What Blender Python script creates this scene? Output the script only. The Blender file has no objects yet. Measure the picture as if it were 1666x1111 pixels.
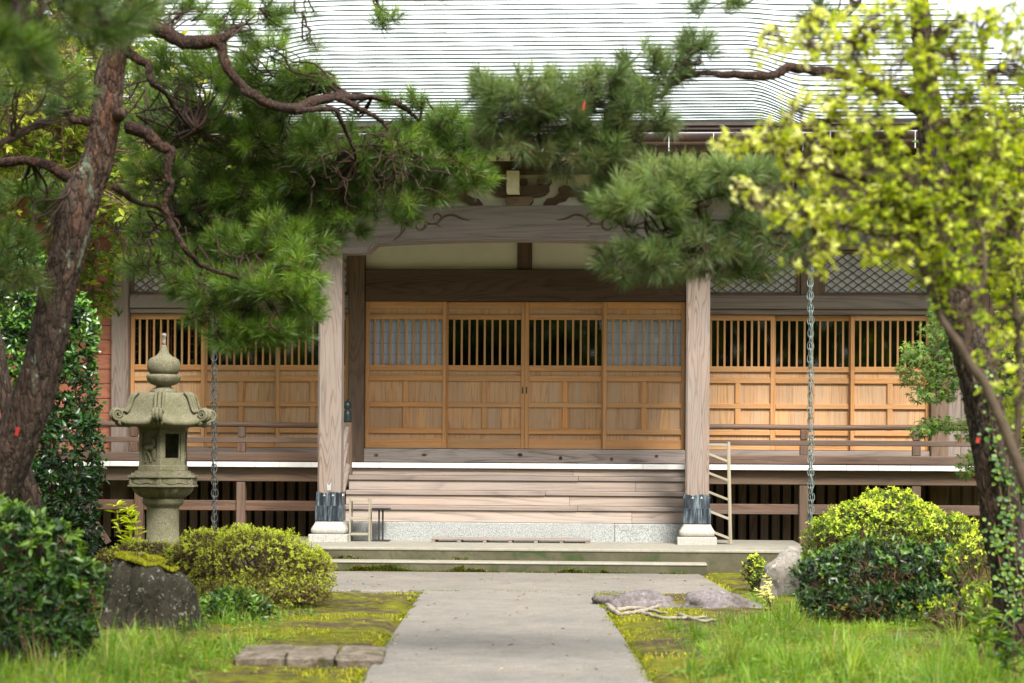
import bpy, bmesh, math, random
import numpy as np
from mathutils import Vector, Matrix, noise as mnoise

random.seed(7)
rng = np.random.default_rng(11)
SC = bpy.context.scene
COL = SC.collection

# ---------------------------------------------------------------- camera
F, CX, CY, R, H = 3614.0, 827.0, 756.0, 0.006, 1.14     # focal in photo pixels, optical centre, roll, eye height
cam_d = bpy.data.cameras.new('camera')
cam = bpy.data.objects.new('camera', cam_d)
COL.objects.link(cam)
cam.location = (0, 0, H)
cam.rotation_euler = (math.radians(90), -R, 0)
cam_d.sensor_width = 36.0
cam_d.lens = F * 36.0 / 1666.0
cam_d.shift_x = (833.0 - CX) / 1666.0
cam_d.shift_y = (CY - 555.5) / 1666.0
cam_d.clip_start = 0.2
cam_d.clip_end = 2000
cam_d.dof.use_dof = True
cam_d.dof.focus_distance = 26.0
cam_d.dof.aperture_fstop = 3.3
SC.camera = cam

# ---------------------------------------------------------------- sky, sun, exposure
SUN_EL, SUN_AZ = math.radians(47), math.radians(160)     # azimuth clockwise from +Y (north)
world = bpy.data.worlds.new('World')
SC.world = world
world.use_nodes = True
wn, wl = world.node_tree.nodes, world.node_tree.links
wn.clear()
w_out = wn.new('ShaderNodeOutputWorld')
w_bg = wn.new('ShaderNodeBackground')
w_sky = wn.new('ShaderNodeTexSky')
w_sky.sky_type = 'NISHITA'
w_sky.sun_disc = False
w_sky.sun_elevation = SUN_EL
w_sky.sun_rotation = SUN_AZ
w_sky.dust_density = 4.0
w_sky.air_density = 1.0
w_mix = wn.new('ShaderNodeMix')
w_mix.data_type = 'RGBA'
w_mix.inputs[0].default_value = 0.72
w_mix.inputs[7].default_value = (8.6, 8.8, 9.0, 1)       # thin bright cloud over the whole sky
wl.new(w_sky.outputs[0], w_mix.inputs[6])
wl.new(w_mix.outputs[2], w_bg.inputs[0])
w_bg.inputs[1].default_value = 0.12
wl.new(w_bg.outputs[0], w_out.inputs[0])

sun_d = bpy.data.lights.new('sun', 'SUN')
sun_d.energy = 3.9
sun_d.angle = math.radians(20)
sun_d.color = (1.0, 0.95, 0.86)
sun = bpy.data.objects.new('sun', sun_d)
COL.objects.link(sun)
sdir = Vector((math.sin(SUN_AZ) * math.cos(SUN_EL), math.cos(SUN_AZ) * math.cos(SUN_EL), math.sin(SUN_EL)))
sun.rotation_euler = sdir.to_track_quat('Z', 'Y').to_euler()
sun.location = sdir * 60

SC.view_settings.view_transform = 'Standard'
SC.view_settings.look = 'None'
SC.view_settings.exposure = 1.2
SC.view_settings.gamma = 1.0
SC.cycles.max_bounces = 6
SC.cycles.diffuse_bounces = 3
SC.cycles.glossy_bounces = 3
SC.cycles.transmission_bounces = 4
SC.cycles.transparent_max_bounces = 8
SC.cycles.use_denoising = True


# ---------------------------------------------------------------- measuring helpers
def at(x, y, Y):
    """point of the place seen at photo pixel (x, y) that stands Y metres away"""
    dx, dy = x - CX, y - CY
    u, v = dx + dy * R, dy - dx * R
    return Vector((u * Y / F, Y, H - v * Y / F))


OX, OY, TS = 0.209, 27.8, 0.06
TC = math.sqrt(1 - TS * TS)


def tl(x, y, ly):
    """the same in the temple's own frame (origin on the ground under the middle of the doors, y going back)"""
    dx, dy = x - CX, y - CY
    u, v = dx + dy * R, dy - dx * R
    k = u / F
    lx = (k * (OY + ly * TC) - OX - ly * TS) / (TC + k * TS)
    Y = OY - lx * TS + ly * TC
    return lx, H - v * Y / F


def tx(x, y, ly):
    return tl(x, y, ly)[0]


def tz(y, ly, x=855):
    return tl(x, y, ly)[1]


# ---------------------------------------------------------------- object helpers
def tag(o, label=None, cat=None, group=None, kind=None):
    if label:
        o['label'] = label
    if cat:
        o['category'] = cat
    if group:
        o['group'] = group
    if kind:
        o['kind'] = kind
    return o


def empty(name, loc=(0, 0, 0), rz=0):
    o = bpy.data.objects.new(name, None)
    o.empty_display_size = 0.2
    COL.objects.link(o)
    o.location = loc
    o.rotation_euler = (0, 0, rz)
    return o


def link(name, me, parent=None, loc=(0, 0, 0)):
    o = bpy.data.objects.new(name, me)
    COL.objects.link(o)
    o.location = loc
    if parent:
        o.parent = parent
    return o


class Geo:
    """collects vertices and faces and turns them into one mesh"""

    def __init__(s):
        s.v, s.f3, s.f4, s.c, s.n, s.m3, s.m4 = [], [], [], [], 0, [], []

    def add(s, v, f3=None, f4=None, c=0.5, m=0):
        v = np.asarray(v, dtype=np.float64).reshape(-1, 3)
        if f3 is not None and len(f3):
            f = np.asarray(f3, dtype=np.int64).reshape(-1, 3)
            s.f3.append(f + s.n)
            s.m3.append(np.full(len(f), m))
        if f4 is not None and len(f4):
            f = np.asarray(f4, dtype=np.int64).reshape(-1, 4)
            s.f4.append(f + s.n)
            s.m4.append(np.full(len(f), m))
        s.v.append(v)
        c = np.asarray(c, dtype=np.float64)
        s.c.append(np.full(len(v), float(c)) if c.ndim == 0 else c)
        s.n += len(v)

    def mesh(s, name, mats, smooth=False, origin=None):
        me = bpy.data.meshes.new(name)
        v = np.concatenate(s.v)
        if origin is not None:
            v = v - np.asarray(origin)
        f3 = np.concatenate(s.f3) if s.f3 else np.zeros((0, 3), int)
        f4 = np.concatenate(s.f4) if s.f4 else np.zeros((0, 4), int)
        me.vertices.add(len(v))
        me.vertices.foreach_set('co', v.astype(np.float32).ravel())
        loops = np.concatenate([f3.ravel(), f4.ravel()]).astype(np.int32)
        me.loops.add(len(loops))
        me.loops.foreach_set('vertex_index', loops)
        nf = len(f3) + len(f4)
        me.polygons.add(nf)
        st = np.concatenate([np.arange(len(f3)) * 3, len(f3) * 3 + np.arange(len(f4)) * 4]).astype(np.int32)
        me.polygons.foreach_set('loop_start', st)
        mi = np.concatenate((s.m3 or [np.zeros(0)]) + (s.m4 or [np.zeros(0)])).astype(np.int32)
        me.polygons.foreach_set('material_index', mi)
        me.polygons.foreach_set('use_smooth', np.full(nf, bool(smooth)))
        a = me.attributes.new('rnd', 'FLOAT', 'POINT')
        a.data.foreach_set('value', np.concatenate(s.c).astype(np.float32))
        for m in (mats if isinstance(mats, (list, tuple)) else [mats]):
            me.materials.append(m)
        me.update(calc_edges=True)
        me.validate()
        return me

    def build(s, name, mats, parent=None, smooth=False, loc=None):
        me = s.mesh(name, mats, smooth, loc)
        return link(name, me, parent, loc if loc is not None else (0, 0, 0))


def _cbox_template():
    corners = [(a, b, c) for a in (-1, 1) for b in (-1, 1) for c in (-1, 1)]
    idx, vid = {}, []
    for co in corners:
        for ax in range(3):
            idx[(co, ax)] = len(vid)
            vid.append((co, ax))
    faces = []
    for ax in range(3):
        o = [i for i in range(3) if i != ax]
        for sgn in (-1, 1):
            q = []
            for (p, r_) in ((-1, -1), (1, -1), (1, 1), (-1, 1)):
                co = [0, 0, 0]
                co[ax], co[o[0]], co[o[1]] = sgn, p, r_
                q.append(idx[(tuple(co), ax)])
            faces.append(q)
    for ax in range(3):
        o = [i for i in range(3) if i != ax]
        for p in (-1, 1):
            for r_ in (-1, 1):
                a = [0, 0, 0]
                a[o[0]], a[o[1]] = p, r_
                lo, hi = list(a), list(a)
                lo[ax], hi[ax] = -1, 1
                lo, hi = tuple(lo), tuple(hi)
                faces.append([idx[(lo, o[0])], idx[(hi, o[0])], idx[(hi, o[1])], idx[(lo, o[1])]])
    for co in corners:
        faces.append([idx[(co, 0)], idx[(co, 1)], idx[(co, 2)]])
    return vid, faces


_CB = _cbox_template()


def cbox(hx, hy, hz, b):
    h = (hx, hy, hz)
    vs = []
    for co, ax in _CB[0]:
        vs.append([co[i] * (h[i] if i == ax else h[i] - b) for i in range(3)])
    vs = np.array(vs)
    fs = []
    for f in _CB[1]:
        p = vs[f]
        n = np.cross(p[1] - p[0], p[2] - p[0])
        fs.append(f if np.dot(n, p.mean(0)) > 0 else f[::-1])
    return vs, [f for f in fs if len(f) == 3], [f for f in fs if len(f) == 4]


def pick(mat, dx, dy, dz):
    if isinstance(mat, dict):
        return mat['xyz'[int(np.argmax((dx, dy, dz)))]]
    return mat


_BOXES = {}


def box(name, x0, x1, y0, y1, z0, z1, mat, parent=None, bev=0.004):
    dx, dy, dz = x1 - x0, y1 - y0, z1 - z0
    m = pick(mat, dx, dy, dz)
    key = (round(dx, 4), round(dy, 4), round(dz, 4), m.name, bev)
    me = _BOXES.get(key)
    if me is None:
        g = Geo()
        b = min(bev, 0.3 * min(dx, dy, dz))
        v, f3, f4 = cbox(dx / 2, dy / 2, dz / 2, b)
        g.add(v, f3, f4)
        me = _BOXES[key] = g.mesh(name, m)
    return link(name, me, parent, ((x0 + x1) / 2, (y0 + y1) / 2, (z0 + z1) / 2))


def boxes(name, lst, mat, parent=None, bev=0.004):
    """several boxes as one mesh; the grain follows each box's length"""
    g = Geo()
    a = lst[0]
    org = np.array(((a[0] + a[1]) / 2, (a[2] + a[3]) / 2, (a[4] + a[5]) / 2))
    for (x0, x1, y0, y1, z0, z1) in lst:
        d = (x1 - x0, y1 - y0, z1 - z0)
        v, f3, f4 = cbox(d[0] / 2, d[1] / 2, d[2] / 2, min(bev, 0.3 * min(d)))
        g.add(v + np.array(((x0 + x1) / 2, (y0 + y1) / 2, (z0 + z1) / 2)) - org, f3, f4,
              m=int(np.argmax(d)) if isinstance(mat, dict) else 0)
    mats = [mat['x'], mat['y'], mat['z']] if isinstance(mat, dict) else mat
    return link(name, g.mesh(name, mats), parent, tuple(org))


def catmull(pts, m=6):
    P = [np.array(p, float) for p in pts]
    P = [2 * P[0] - P[1]] + P + [2 * P[-1] - P[-2]]
    out = []
    for i in range(1, len(P) - 2):
        for k in range(m):
            t = k / m
            a, b, c, d = P[i - 1:i + 3]
            out.append(0.5 * (2 * b + (c - a) * t + (2 * a - 5 * b + 4 * c - d) * t * t + (3 * b - a - 3 * c + d) * t ** 3))
    out.append(P[-2])
    return np.array(out)


def tube(g, pts, rad, n=8, c=0.5, cap=True, m=0, disp=None):
    P = np.asarray(pts, float)
    k = len(P)
    rad = np.broadcast_to(np.asarray(rad, float), (k,))
    T = np.gradient(P, axis=0)
    T /= np.linalg.norm(T, axis=1)[:, None] + 1e-9
    a = np.array((0, 0, 1.0)) if abs(T[0][2]) < 0.9 else np.array((1.0, 0, 0))
    u = np.cross(T[0], a)
    u /= np.linalg.norm(u)
    U = np.zeros_like(P)
    for i in range(k):
        u = u - T[i] * np.dot(u, T[i])
        u /= np.linalg.norm(u) + 1e-9
        U[i] = u
    W = np.cross(T, U)
    th = np.arange(n) * 2 * math.pi / n
    ring = U[:, None, :] * np.cos(th)[None, :, None] + W[:, None, :] * np.sin(th)[None, :, None]
    rr = np.broadcast_to(rad[:, None], (k, n))
    if disp is not None:
        rr = rr + disp(P, ring, rad)
    v = (P[:, None, :] + ring * rr[:, :, None]).reshape(-1, 3)
    i = np.arange(k - 1)[:, None] * n
    j = np.arange(n)[None, :]
    j2 = (j + 1) % n
    f4 = np.stack([(i + j), (i + j2), (i + n + j2), (i + n + j)], -1).reshape(-1, 4)
    f3 = []
    if cap:
        v = np.vstack([v, P[0], P[-1]])
        b, t = k * n, k * n + 1
        for q in range(n):
            f3.append((b, (q + 1) % n, q))
            f3.append((t, (k - 1) * n + q, (k - 1) * n + (q + 1) % n))
    g.add(v, f3, f4, c, m)


def lathe(g, prof, n=32, cx=0, cy=0, rot=0.0, c=0.5, fn=None):
    """profile of (radius, z); fn(theta, i) may scale the radius"""
    th = rot + np.arange(n) * 2 * math.pi / n
    rows = []
    for i, (r_, z) in enumerate(prof):
        s = np.ones(n) if fn is None else np.array([fn(t, i) for t in th])
        rows.append(np.stack([cx + r_ * s * np.cos(th), cy + r_ * s * np.sin(th), np.full(n, z)], -1))
    v = np.concatenate(rows)
    f4 = []
    for i in range(len(prof) - 1):
        for j in range(n):
            j2 = (j + 1) % n
            f4.append((i * n + j, i * n + j2, (i + 1) * n + j2, (i + 1) * n + j))
    k = len(v)
    v = np.vstack([v, (cx, cy, prof[0][1]), (cx, cy, prof[-1][1])])
    f3 = []
    for j in range(n):
        j2 = (j + 1) % n
        f3.append((k, j2, j))
        f3.append((k + 1, (len(prof) - 1) * n + j, (len(prof) - 1) * n + j2))
    g.add(v, f3, f4, c)


def extrude_poly(name, pts, y0, y1, mat, parent):
    """closed outline in x,z given a thickness along y"""
    bm = bmesh.new()
    vs = [bm.verts.new((p[0], y0, p[1])) for p in pts]
    f = bm.faces.new(vs)
    r_ = bmesh.ops.extrude_face_region(bm, geom=[f])
    bmesh.ops.translate(bm, vec=(0, y1 - y0, 0), verts=[e for e in r_['geom'] if isinstance(e, bmesh.types.BMVert)])
    bmesh.ops.recalc_face_normals(bm, faces=bm.faces)
    me = bpy.data.meshes.new(name)
    bm.to_mesh(me)
    bm.free()
    me.materials.append(mat)
    return link(name, me, parent)


# ---------------------------------------------------------------- materials
class NT:
    def __init__(s, name):
        s.mat = bpy.data.materials.new(name)
        s.mat.use_nodes = True
        s.nt = s.mat.node_tree
        s.nt.nodes.clear()
        s.out = s.nt.nodes.new('ShaderNodeOutputMaterial')
        s.p = s.nt.nodes.new('ShaderNodeBsdfPrincipled')
        s.nt.links.new(s.p.outputs[0], s.out.inputs[0])

    def n(s, t, **kw):
        o = s.nt.nodes.new(t)
        for k, v in kw.items():
            setattr(o, k, v)
        return o

    def l(s, a, b):
        s.nt.links.new(a, b)

    def val(s, sock, v):
        if hasattr(v, 'links') or isinstance(v, bpy.types.NodeSocket):
            s.l(v, sock)
        else:
            sock.default_value = v

    def math(s, op, a, b=None, clamp=False):
        o = s.n('ShaderNodeMath', operation=op, use_clamp=clamp)
        s.val(o.inputs[0], a)
        if b is not None:
            s.val(o.inputs[1], b)
        return o.outputs[0]

    def noise(s, vec, scale, detail=4, rough=0.55, dist=0.0):
        o = s.n('ShaderNodeTexNoise')
        if vec is not None:
            s.l(vec, o.inputs['Vector'])
        o.inputs['Scale'].default_value = scale
        o.inputs['Detail'].default_value = detail
        o.inputs['Roughness'].default_value = rough
        o.inputs['Distortion'].default_value = dist
        return o.outputs[0]

    def voronoi(s, vec, scale, feature='F1', rnd=1.0):
        o = s.n('ShaderNodeTexVoronoi', feature=feature)
        if vec is not None:
            s.l(vec, o.inputs['Vector'])
        o.inputs['Scale'].default_value = scale
        o.inputs['Randomness'].default_value = rnd
        return o

    def ramp(s, fac, stops, interp='LINEAR'):
        o = s.n('ShaderNodeValToRGB')
        e = o.color_ramp.elements
        o.color_ramp.interpolation = interp
        while len(e) < len(stops):
            e.new(0.5)
        for i, (p, c) in enumerate(stops):
            e[i].position = p
            e[i].color = (c, c, c, 1) if isinstance(c, (int, float)) else (*c, 1)
        s.l(fac, o.inputs[0])
        return o.outputs[0]

    def mix(s, fac, a, b, blend='MIX'):
        o = s.n('ShaderNodeMix', data_type='RGBA', blend_type=blend)
        s.val(o.inputs[0], fac)
        for sock, v in ((o.inputs[6], a), (o.inputs[7], b)):
            if isinstance(v, tuple) and len(v) == 3:
                v = (*v, 1)
            s.val(sock, v)
        return o.outputs[2]

    def coords(s, kind='Object', jitter=True, scale=(1, 1, 1)):
        tc = s.n('ShaderNodeTexCoord')
        v = tc.outputs[kind]
        if jitter:
            oi = s.n('ShaderNodeObjectInfo')
            mul = s.n('ShaderNodeVectorMath', operation='SCALE')
            comb = s.n('ShaderNodeCombineXYZ')
            s.l(oi.outputs['Random'], comb.inputs[0])
            s.l(oi.outputs['Random'], comb.inputs[1])
            s.l(oi.outputs['Random'], comb.inputs[2])
            s.l(comb.outputs[0], mul.inputs[0])
            mul.inputs['Scale'].default_value = 91.7
            add = s.n('ShaderNodeVectorMath', operation='ADD')
            s.l(v, add.inputs[0])
            s.l(mul.outputs[0], add.inputs[1])
            v = add.outputs[0]
        if tuple(scale) != (1, 1, 1):
            mp = s.n('ShaderNodeMapping')
            s.l(v, mp.inputs[0])
            mp.inputs['Scale'].default_value = scale
            v = mp.outputs[0]
        return v

    def bump(s, h, strength=0.3, dist=0.01, normal=None):
        o = s.n('ShaderNodeBump')
        o.inputs['Strength'].default_value = strength
        o.inputs['Distance'].default_value = dist
        s.l(h, o.inputs['Height'])
        if normal is not None:
            s.l(normal, o.inputs['Normal'])
        s.l(o.outputs[0], s.p.inputs['Normal'])
        return o.outputs[0]

    def set(s, color=None, rough=None, spec=None, metal=None):
        for nm, v in (('Base Color', color), ('Roughness', rough), ('Specular IOR Level', spec), ('Metallic', metal)):
            if v is not None:
                if isinstance(v, tuple) and len(v) == 3:
                    v = (*v, 1)
                s.val(s.p.inputs[nm], v)
        return s.mat


def mul3(c, k):
    return tuple(min(1.0, x * k) for x in c)


def wood(name, col, dark=0.55, light=1.25, rings=9.0, rough=0.62, grey=None, grey_amt=0.0, bump=0.35, fscale=1.0, white=0.0, along=0.10, ringmix=0.55):
    """three materials, one for each grain direction"""
    fam = {}
    for ax in 'xyz':
        t = NT('%s_%s' % (name, ax))
        v = t.coords()
        sl = [1.0, 1.0, 1.0]
        sl['xyz'.index(ax)] = along
        mp = t.n('ShaderNodeMapping')
        t.l(v, mp.inputs[0])
        mp.inputs['Scale'].default_value = sl
        sf = [1.0, 1.0, 1.0]
        sf['xyz'.index(ax)] = 0.02
        mf = t.n('ShaderNodeMapping')
        t.l(v, mf.inputs[0])
        mf.inputs['Scale'].default_value = sf
        big = t.noise(mp.outputs[0], 3.2 * fscale, 1.5, 0.4, 0.25)
        bands = t.math('FRACT', t.math('MULTIPLY', big, rings * 2.0))
        bands = t.ramp(bands, [(0.0, 0.25), (0.12, 0.9), (0.55, 1.0), (0.92, 0.45), (1.0, 0.25)])
        fib = t.noise(mf.outputs[0], 130 * fscale, 3, 0.65)
        stain = t.noise(v, 1.7, 5, 0.6)
        g = t.math('ADD', t.math('MULTIPLY', bands, ringmix), t.math('MULTIPLY', fib, 1.3 - ringmix))
        col_r = t.ramp(g, [(0.35, mul3(col, dark)), (0.72, col), (1.05, mul3(col, light))])
        oi = t.n('ShaderNodeObjectInfo')
        br = t.math('ADD', t.math('MULTIPLY', oi.outputs['Random'], 0.30), 0.83)
        br = t.math('MULTIPLY', br, t.math('ADD', t.math('MULTIPLY', stain, 0.5), 0.75))
        hs = t.n('ShaderNodeHueSaturation')
        t.l(br, hs.inputs['Value'])
        t.l(col_r, hs.inputs['Color'])
        hs.inputs['Saturation'].default_value = 1.0
        c = hs.outputs[0]
        if grey is not None:
            wn_ = t.noise(mp.outputs[0], 5.0, 6, 0.7, 0.4)
            fac = t.ramp(t.math('ADD', t.math('MULTIPLY', wn_, 0.7), t.math('MULTIPLY', fib, 0.3)),
                         [(0.38, 0.0), (0.62, grey_amt)])
            c = t.mix(fac, c, grey)
        if white > 0:
            fl = t.noise(mp.outputs[0], 26, 5, 0.75)
            c = t.mix(t.ramp(fl, [(0.66, 0.0), (0.74, white)]), c, (0.55, 0.53, 0.49))
        t.set(c, t.ramp(stain, [(0.3, rough - 0.08), (0.7, rough + 0.14)]), 0.35)
        t.bump(g, bump, 0.004)
        fam[ax] = t.mat
    return fam


def simple(name, col, rough=0.6, var=0.25, scale=6.0, spec=0.4, metal=0.0, bump=0.0, bscale=40, col2=None, thr=(0.4, 0.65)):
    t = NT(name)
    v = t.coords()
    nz = t.noise(v, scale, 6, 0.62)
    c = t.ramp(nz, [(0.25, mul3(col, 1 - var)), (0.5, col), (0.78, mul3(col, 1 + var))])
    if col2 is not None:
        n2 = t.noise(v, scale * 0.6, 7, 0.68, 0.6)
        c = t.mix(t.ramp(n2, [(thr[0], 0.0), (thr[1], 1.0)]), c, col2)
    t.set(c, rough, spec, metal)
    if bump:
        t.bump(t.noise(v, bscale, 5, 0.6), bump, 0.01)
    return t.mat


def leafmat(name, stops, rough=0.45, trans=0.35, spec=0.4, tcol=1.5):
    t = NT(name)
    a = t.n('ShaderNodeAttribute', attribute_name='rnd')
    c = t.ramp(a.outputs['Fac'], stops)
    t.set(c, rough, spec)
    tr = t.n('ShaderNodeBsdfTranslucent')
    hs = t.n('ShaderNodeHueSaturation')
    hs.inputs['Value'].default_value = tcol
    hs.inputs['Saturation'].default_value = 1.1
    hs.inputs['Hue'].default_value = 0.485
    t.l(c, hs.inputs['Color'])
    t.l(hs.outputs[0], tr.inputs[0])
    mx = t.n('ShaderNodeMixShader')
    mx.inputs[0].default_value = trans
    t.l(t.p.outputs[0], mx.inputs[1])
    t.l(tr.outputs[0], mx.inputs[2])
    t.l(mx.outputs[0], t.out.inputs[0])
    return t.mat


# wood of the hall
W_DOOR = wood('door_cedar', (0.53, 0.248, 0.083), 0.5, 1.3, 4, 0.48, grey=(0.48, 0.31, 0.17), grey_amt=0.75, bump=0.25, fscale=2.2, along=0.03, ringmix=0.3)
W_PANEL = wood('panel_cedar', (0.51, 0.28, 0.125), 0.36, 1.3, 4, 0.58, grey=(0.47, 0.345, 0.24), grey_amt=0.8, bump=0.35, fscale=3.0, along=0.04, ringmix=0.42)
W_PILLAR = wood('pillar_weathered', (0.165, 0.121, 0.097), 0.36, 1.5, 7, 0.75, grey=(0.225, 0.195, 0.178), grey_amt=0.8, bump=0.6, white=0.7, along=0.12, fscale=2.0, ringmix=0.7)
W_STEP = wood('step_weathered', (0.27, 0.202, 0.160), 0.40, 1.38, 8, 0.7, grey=(0.335, 0.30, 0.275), grey_amt=0.85, bump=0.4, along=0.06)
W_RAIL = wood('rail_weathered', (0.105, 0.055, 0.034), 0.35, 1.5, 6, 0.75, grey=(0.16, 0.125, 0.105), grey_amt=0.7, bump=0.6, white=0.6, along=0.05, fscale=1.6)
W_GREY = wood('beam_grey', (0.18, 0.135, 0.11), 0.45, 1.4, 8, 0.75, grey=(0.255, 0.228, 0.215), grey_amt=0.75, bump=0.5, along=0.06)
W_SILL = wood('sill_grey', (0.22, 0.175, 0.155), 0.22, 1.6, 6, 0.8, grey=(0.42, 0.385, 0.365), grey_amt=0.85, bump=0.9, along=0.06, fscale=2.0)
W_BEAM = wood('porch_beam_wood', (0.17, 0.135, 0.12), 0.5, 1.4, 9, 0.7, grey=(0.225, 0.20, 0.20), grey_amt=0.8, bump=0.5, along=0.07)
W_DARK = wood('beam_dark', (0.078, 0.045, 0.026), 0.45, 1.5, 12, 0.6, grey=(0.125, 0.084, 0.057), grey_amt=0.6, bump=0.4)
W_POST = wood('post_brown', (0.12, 0.076, 0.05), 0.5, 1.4, 10, 0.7, grey=(0.19, 0.14, 0.11), grey_amt=0.6, bump=0.4)
W_UNDER = wood('underfloor_wood', (0.12, 0.072, 0.046), 0.45, 1.35, 8, 0.8, grey=(0.165, 0.135, 0.11), grey_amt=0.55, white=0.25)
W_RED = wood('red_board', (0.30, 0.10, 0.055), 0.6, 1.25, 8, 0.7, grey=(0.33, 0.17, 0.12), grey_amt=0.5)
W_BEIGE = wood('rack_wood', (0.27, 0.235, 0.17), 0.7, 1.15, 6, 0.6, grey=(0.30, 0.28, 0.235), grey_amt=0.6)

M_PLASTER = simple('plaster', (0.76, 0.72, 0.61), 0.85, 0.08, 2.0, 0.2, bump=0.08, bscale=60)
M_PLASTER_GREY = simple('plaster_grey', (0.50, 0.50, 0.50), 0.85, 0.08, 2.0, 0.2)
M_WHITE = simple('white_paint', (0.80, 0.79, 0.78), 0.5, 0.10, 14, 0.4, bump=0.1, bscale=90)
M_CREAM = simple('cream_paint', (0.74, 0.68, 0.52), 0.7, 0.15, 30, 0.3)
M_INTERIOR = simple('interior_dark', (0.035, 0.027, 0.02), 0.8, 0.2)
M_PAPER = simple('lattice_backing', (0.62, 0.64, 0.68), 0.7, 0.06, 3, 0.2)
M_CURTAIN = simple('curtain', (0.84, 0.84, 0.94), 0.8, 0.06, 3, 0.2)
M_BROWNCU = simple('brown_copper', (0.05, 0.03, 0.027), 0.5, 0.3, 7, 0.4, 0.1, col2=(0.075, 0.052, 0.05))
M_GUTTER = simple('gutter_copper', (0.075, 0.04, 0.034), 0.5, 0.3, 5, 0.4, 0.1, col2=(0.04, 0.028, 0.027))
M_STEEL = simple('hanger_steel', (0.55, 0.57, 0.58), 0.4, 0.1, 9, 0.5, 0.6)
M_BLACKMETAL = simple('black_metal', (0.022, 0.022, 0.026), 0.45, 0.2, 8, 0.4)
M_FINIAL = simple('finial_bronze', (0.035, 0.055, 0.06), 0.4, 0.35, 14, 0.5, 0.5)
M_CHAIN = simple('chain_dark', (0.045, 0.048, 0.05), 0.5, 0.35, 30, 0.5, 0.3, col2=(0.09, 0.10, 0.10))
M_CHAIN_G = simple('chain_verdigris', (0.19, 0.27, 0.26), 0.55, 0.35, 30, 0.4, 0.2, col2=(0.10, 0.11, 0.11))


def m_glass():
    t = NT('dark_window_glass')
    t.nt.nodes.remove(t.p)
    tr = t.n('ShaderNodeBsdfTransparent')
    tr.inputs[0].default_value = (0.93, 0.94, 0.95, 1)
    gl = t.n('ShaderNodeBsdfGlossy')
    gl.inputs['Roughness'].default_value = 0.03
    gl.inputs['Color'].default_value = (0.9, 0.95, 0.95, 1)
    fr = t.n('ShaderNodeFresnel')
    fr.inputs[0].default_value = 1.45
    bp = t.n('ShaderNodeBump')
    bp.inputs['Strength'].default_value = 0.06
    t.l(t.noise(t.coords(), 3, 2), bp.inputs['Height'])
    t.l(bp.outputs[0], gl.inputs['Normal'])
    mx = t.n('ShaderNodeMixShader')
    t.l(fr.outputs[0], mx.inputs[0])
    t.l(tr.outputs[0], mx.inputs[1])
    t.l(gl.outputs[0], mx.inputs[2])
    t.l(mx.outputs[0], t.out.inputs[0])
    return t.mat


M_GLASS = m_glass()


def m_granite():
    t = NT('granite')
    v = t.coords()
    a = t.noise(v, 95, 3, 0.8)
    b = t.voronoi(v, 120)
    c = t.ramp(a, [(0.36, (0.10, 0.11, 0.11)), (0.46, (0.21, 0.225, 0.225)), (0.56, (0.40, 0.41, 0.40))])
    c = t.mix(t.ramp(b.outputs[0], [(0.1, 0.6), (0.3, 0.0)]), c, (0.09, 0.10, 0.10))
    return t.set(c, 0.55, 0.4)


def m_pale_granite():
    t = NT('pale_granite')
    v = t.coords()
    a = t.noise(v, 110, 3, 0.8)
    st = t.noise(v, 2.5, 6, 0.6)
    c = t.ramp(a, [(0.34, (0.16, 0.16, 0.148)), (0.5, (0.34, 0.33, 0.305)), (0.6, (0.46, 0.45, 0.42))])
    c = t.mix(t.ramp(st, [(0.42, 0.0), (0.7, 0.6)]), c, (0.33, 0.31, 0.25))
    t.set(c, 0.7, 0.3)
    t.bump(a, 0.2, 0.003)
    return t.mat


def m_roof():
    t = NT('pale_metal_roof')
    v = t.coords('Object', True, (0.35, 1, 1))
    a = t.noise(v, 3.0, 6, 0.65)
    b = t.noise(v, 60, 3, 0.6)
    c = t.ramp(a, [(0.3, (0.57, 0.60, 0.61)), (0.55, (0.62, 0.65, 0.66)), (0.75, (0.66, 0.68, 0.69))])
    c = t.mix(t.math('MULTIPLY', t.ramp(b, [(0.5, 0.0), (0.75, 1.0)]), 0.08), c, (0.36, 0.42, 0.40))
    return t.set(c, t.ramp(a, [(0.3, 0.34), (0.7, 0.46)]), 0.5, 0.45)


def m_sleeve():
    t = NT('pillar_sleeve_bronze')
    v = t.coords('Object', True, (1, 1, 0.10))
    a = t.noise(v, 26, 5, 0.7)
    c = t.ramp(a, [(0.40, (0.012, 0.016, 0.022)), (0.52, (0.05, 0.065, 0.085)), (0.66, (0.20, 0.25, 0.29))])
    t.set(c, 0.45, 0.5, 0.4)
    t.bump(a, 0.2, 0.003)
    return t.mat


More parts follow.
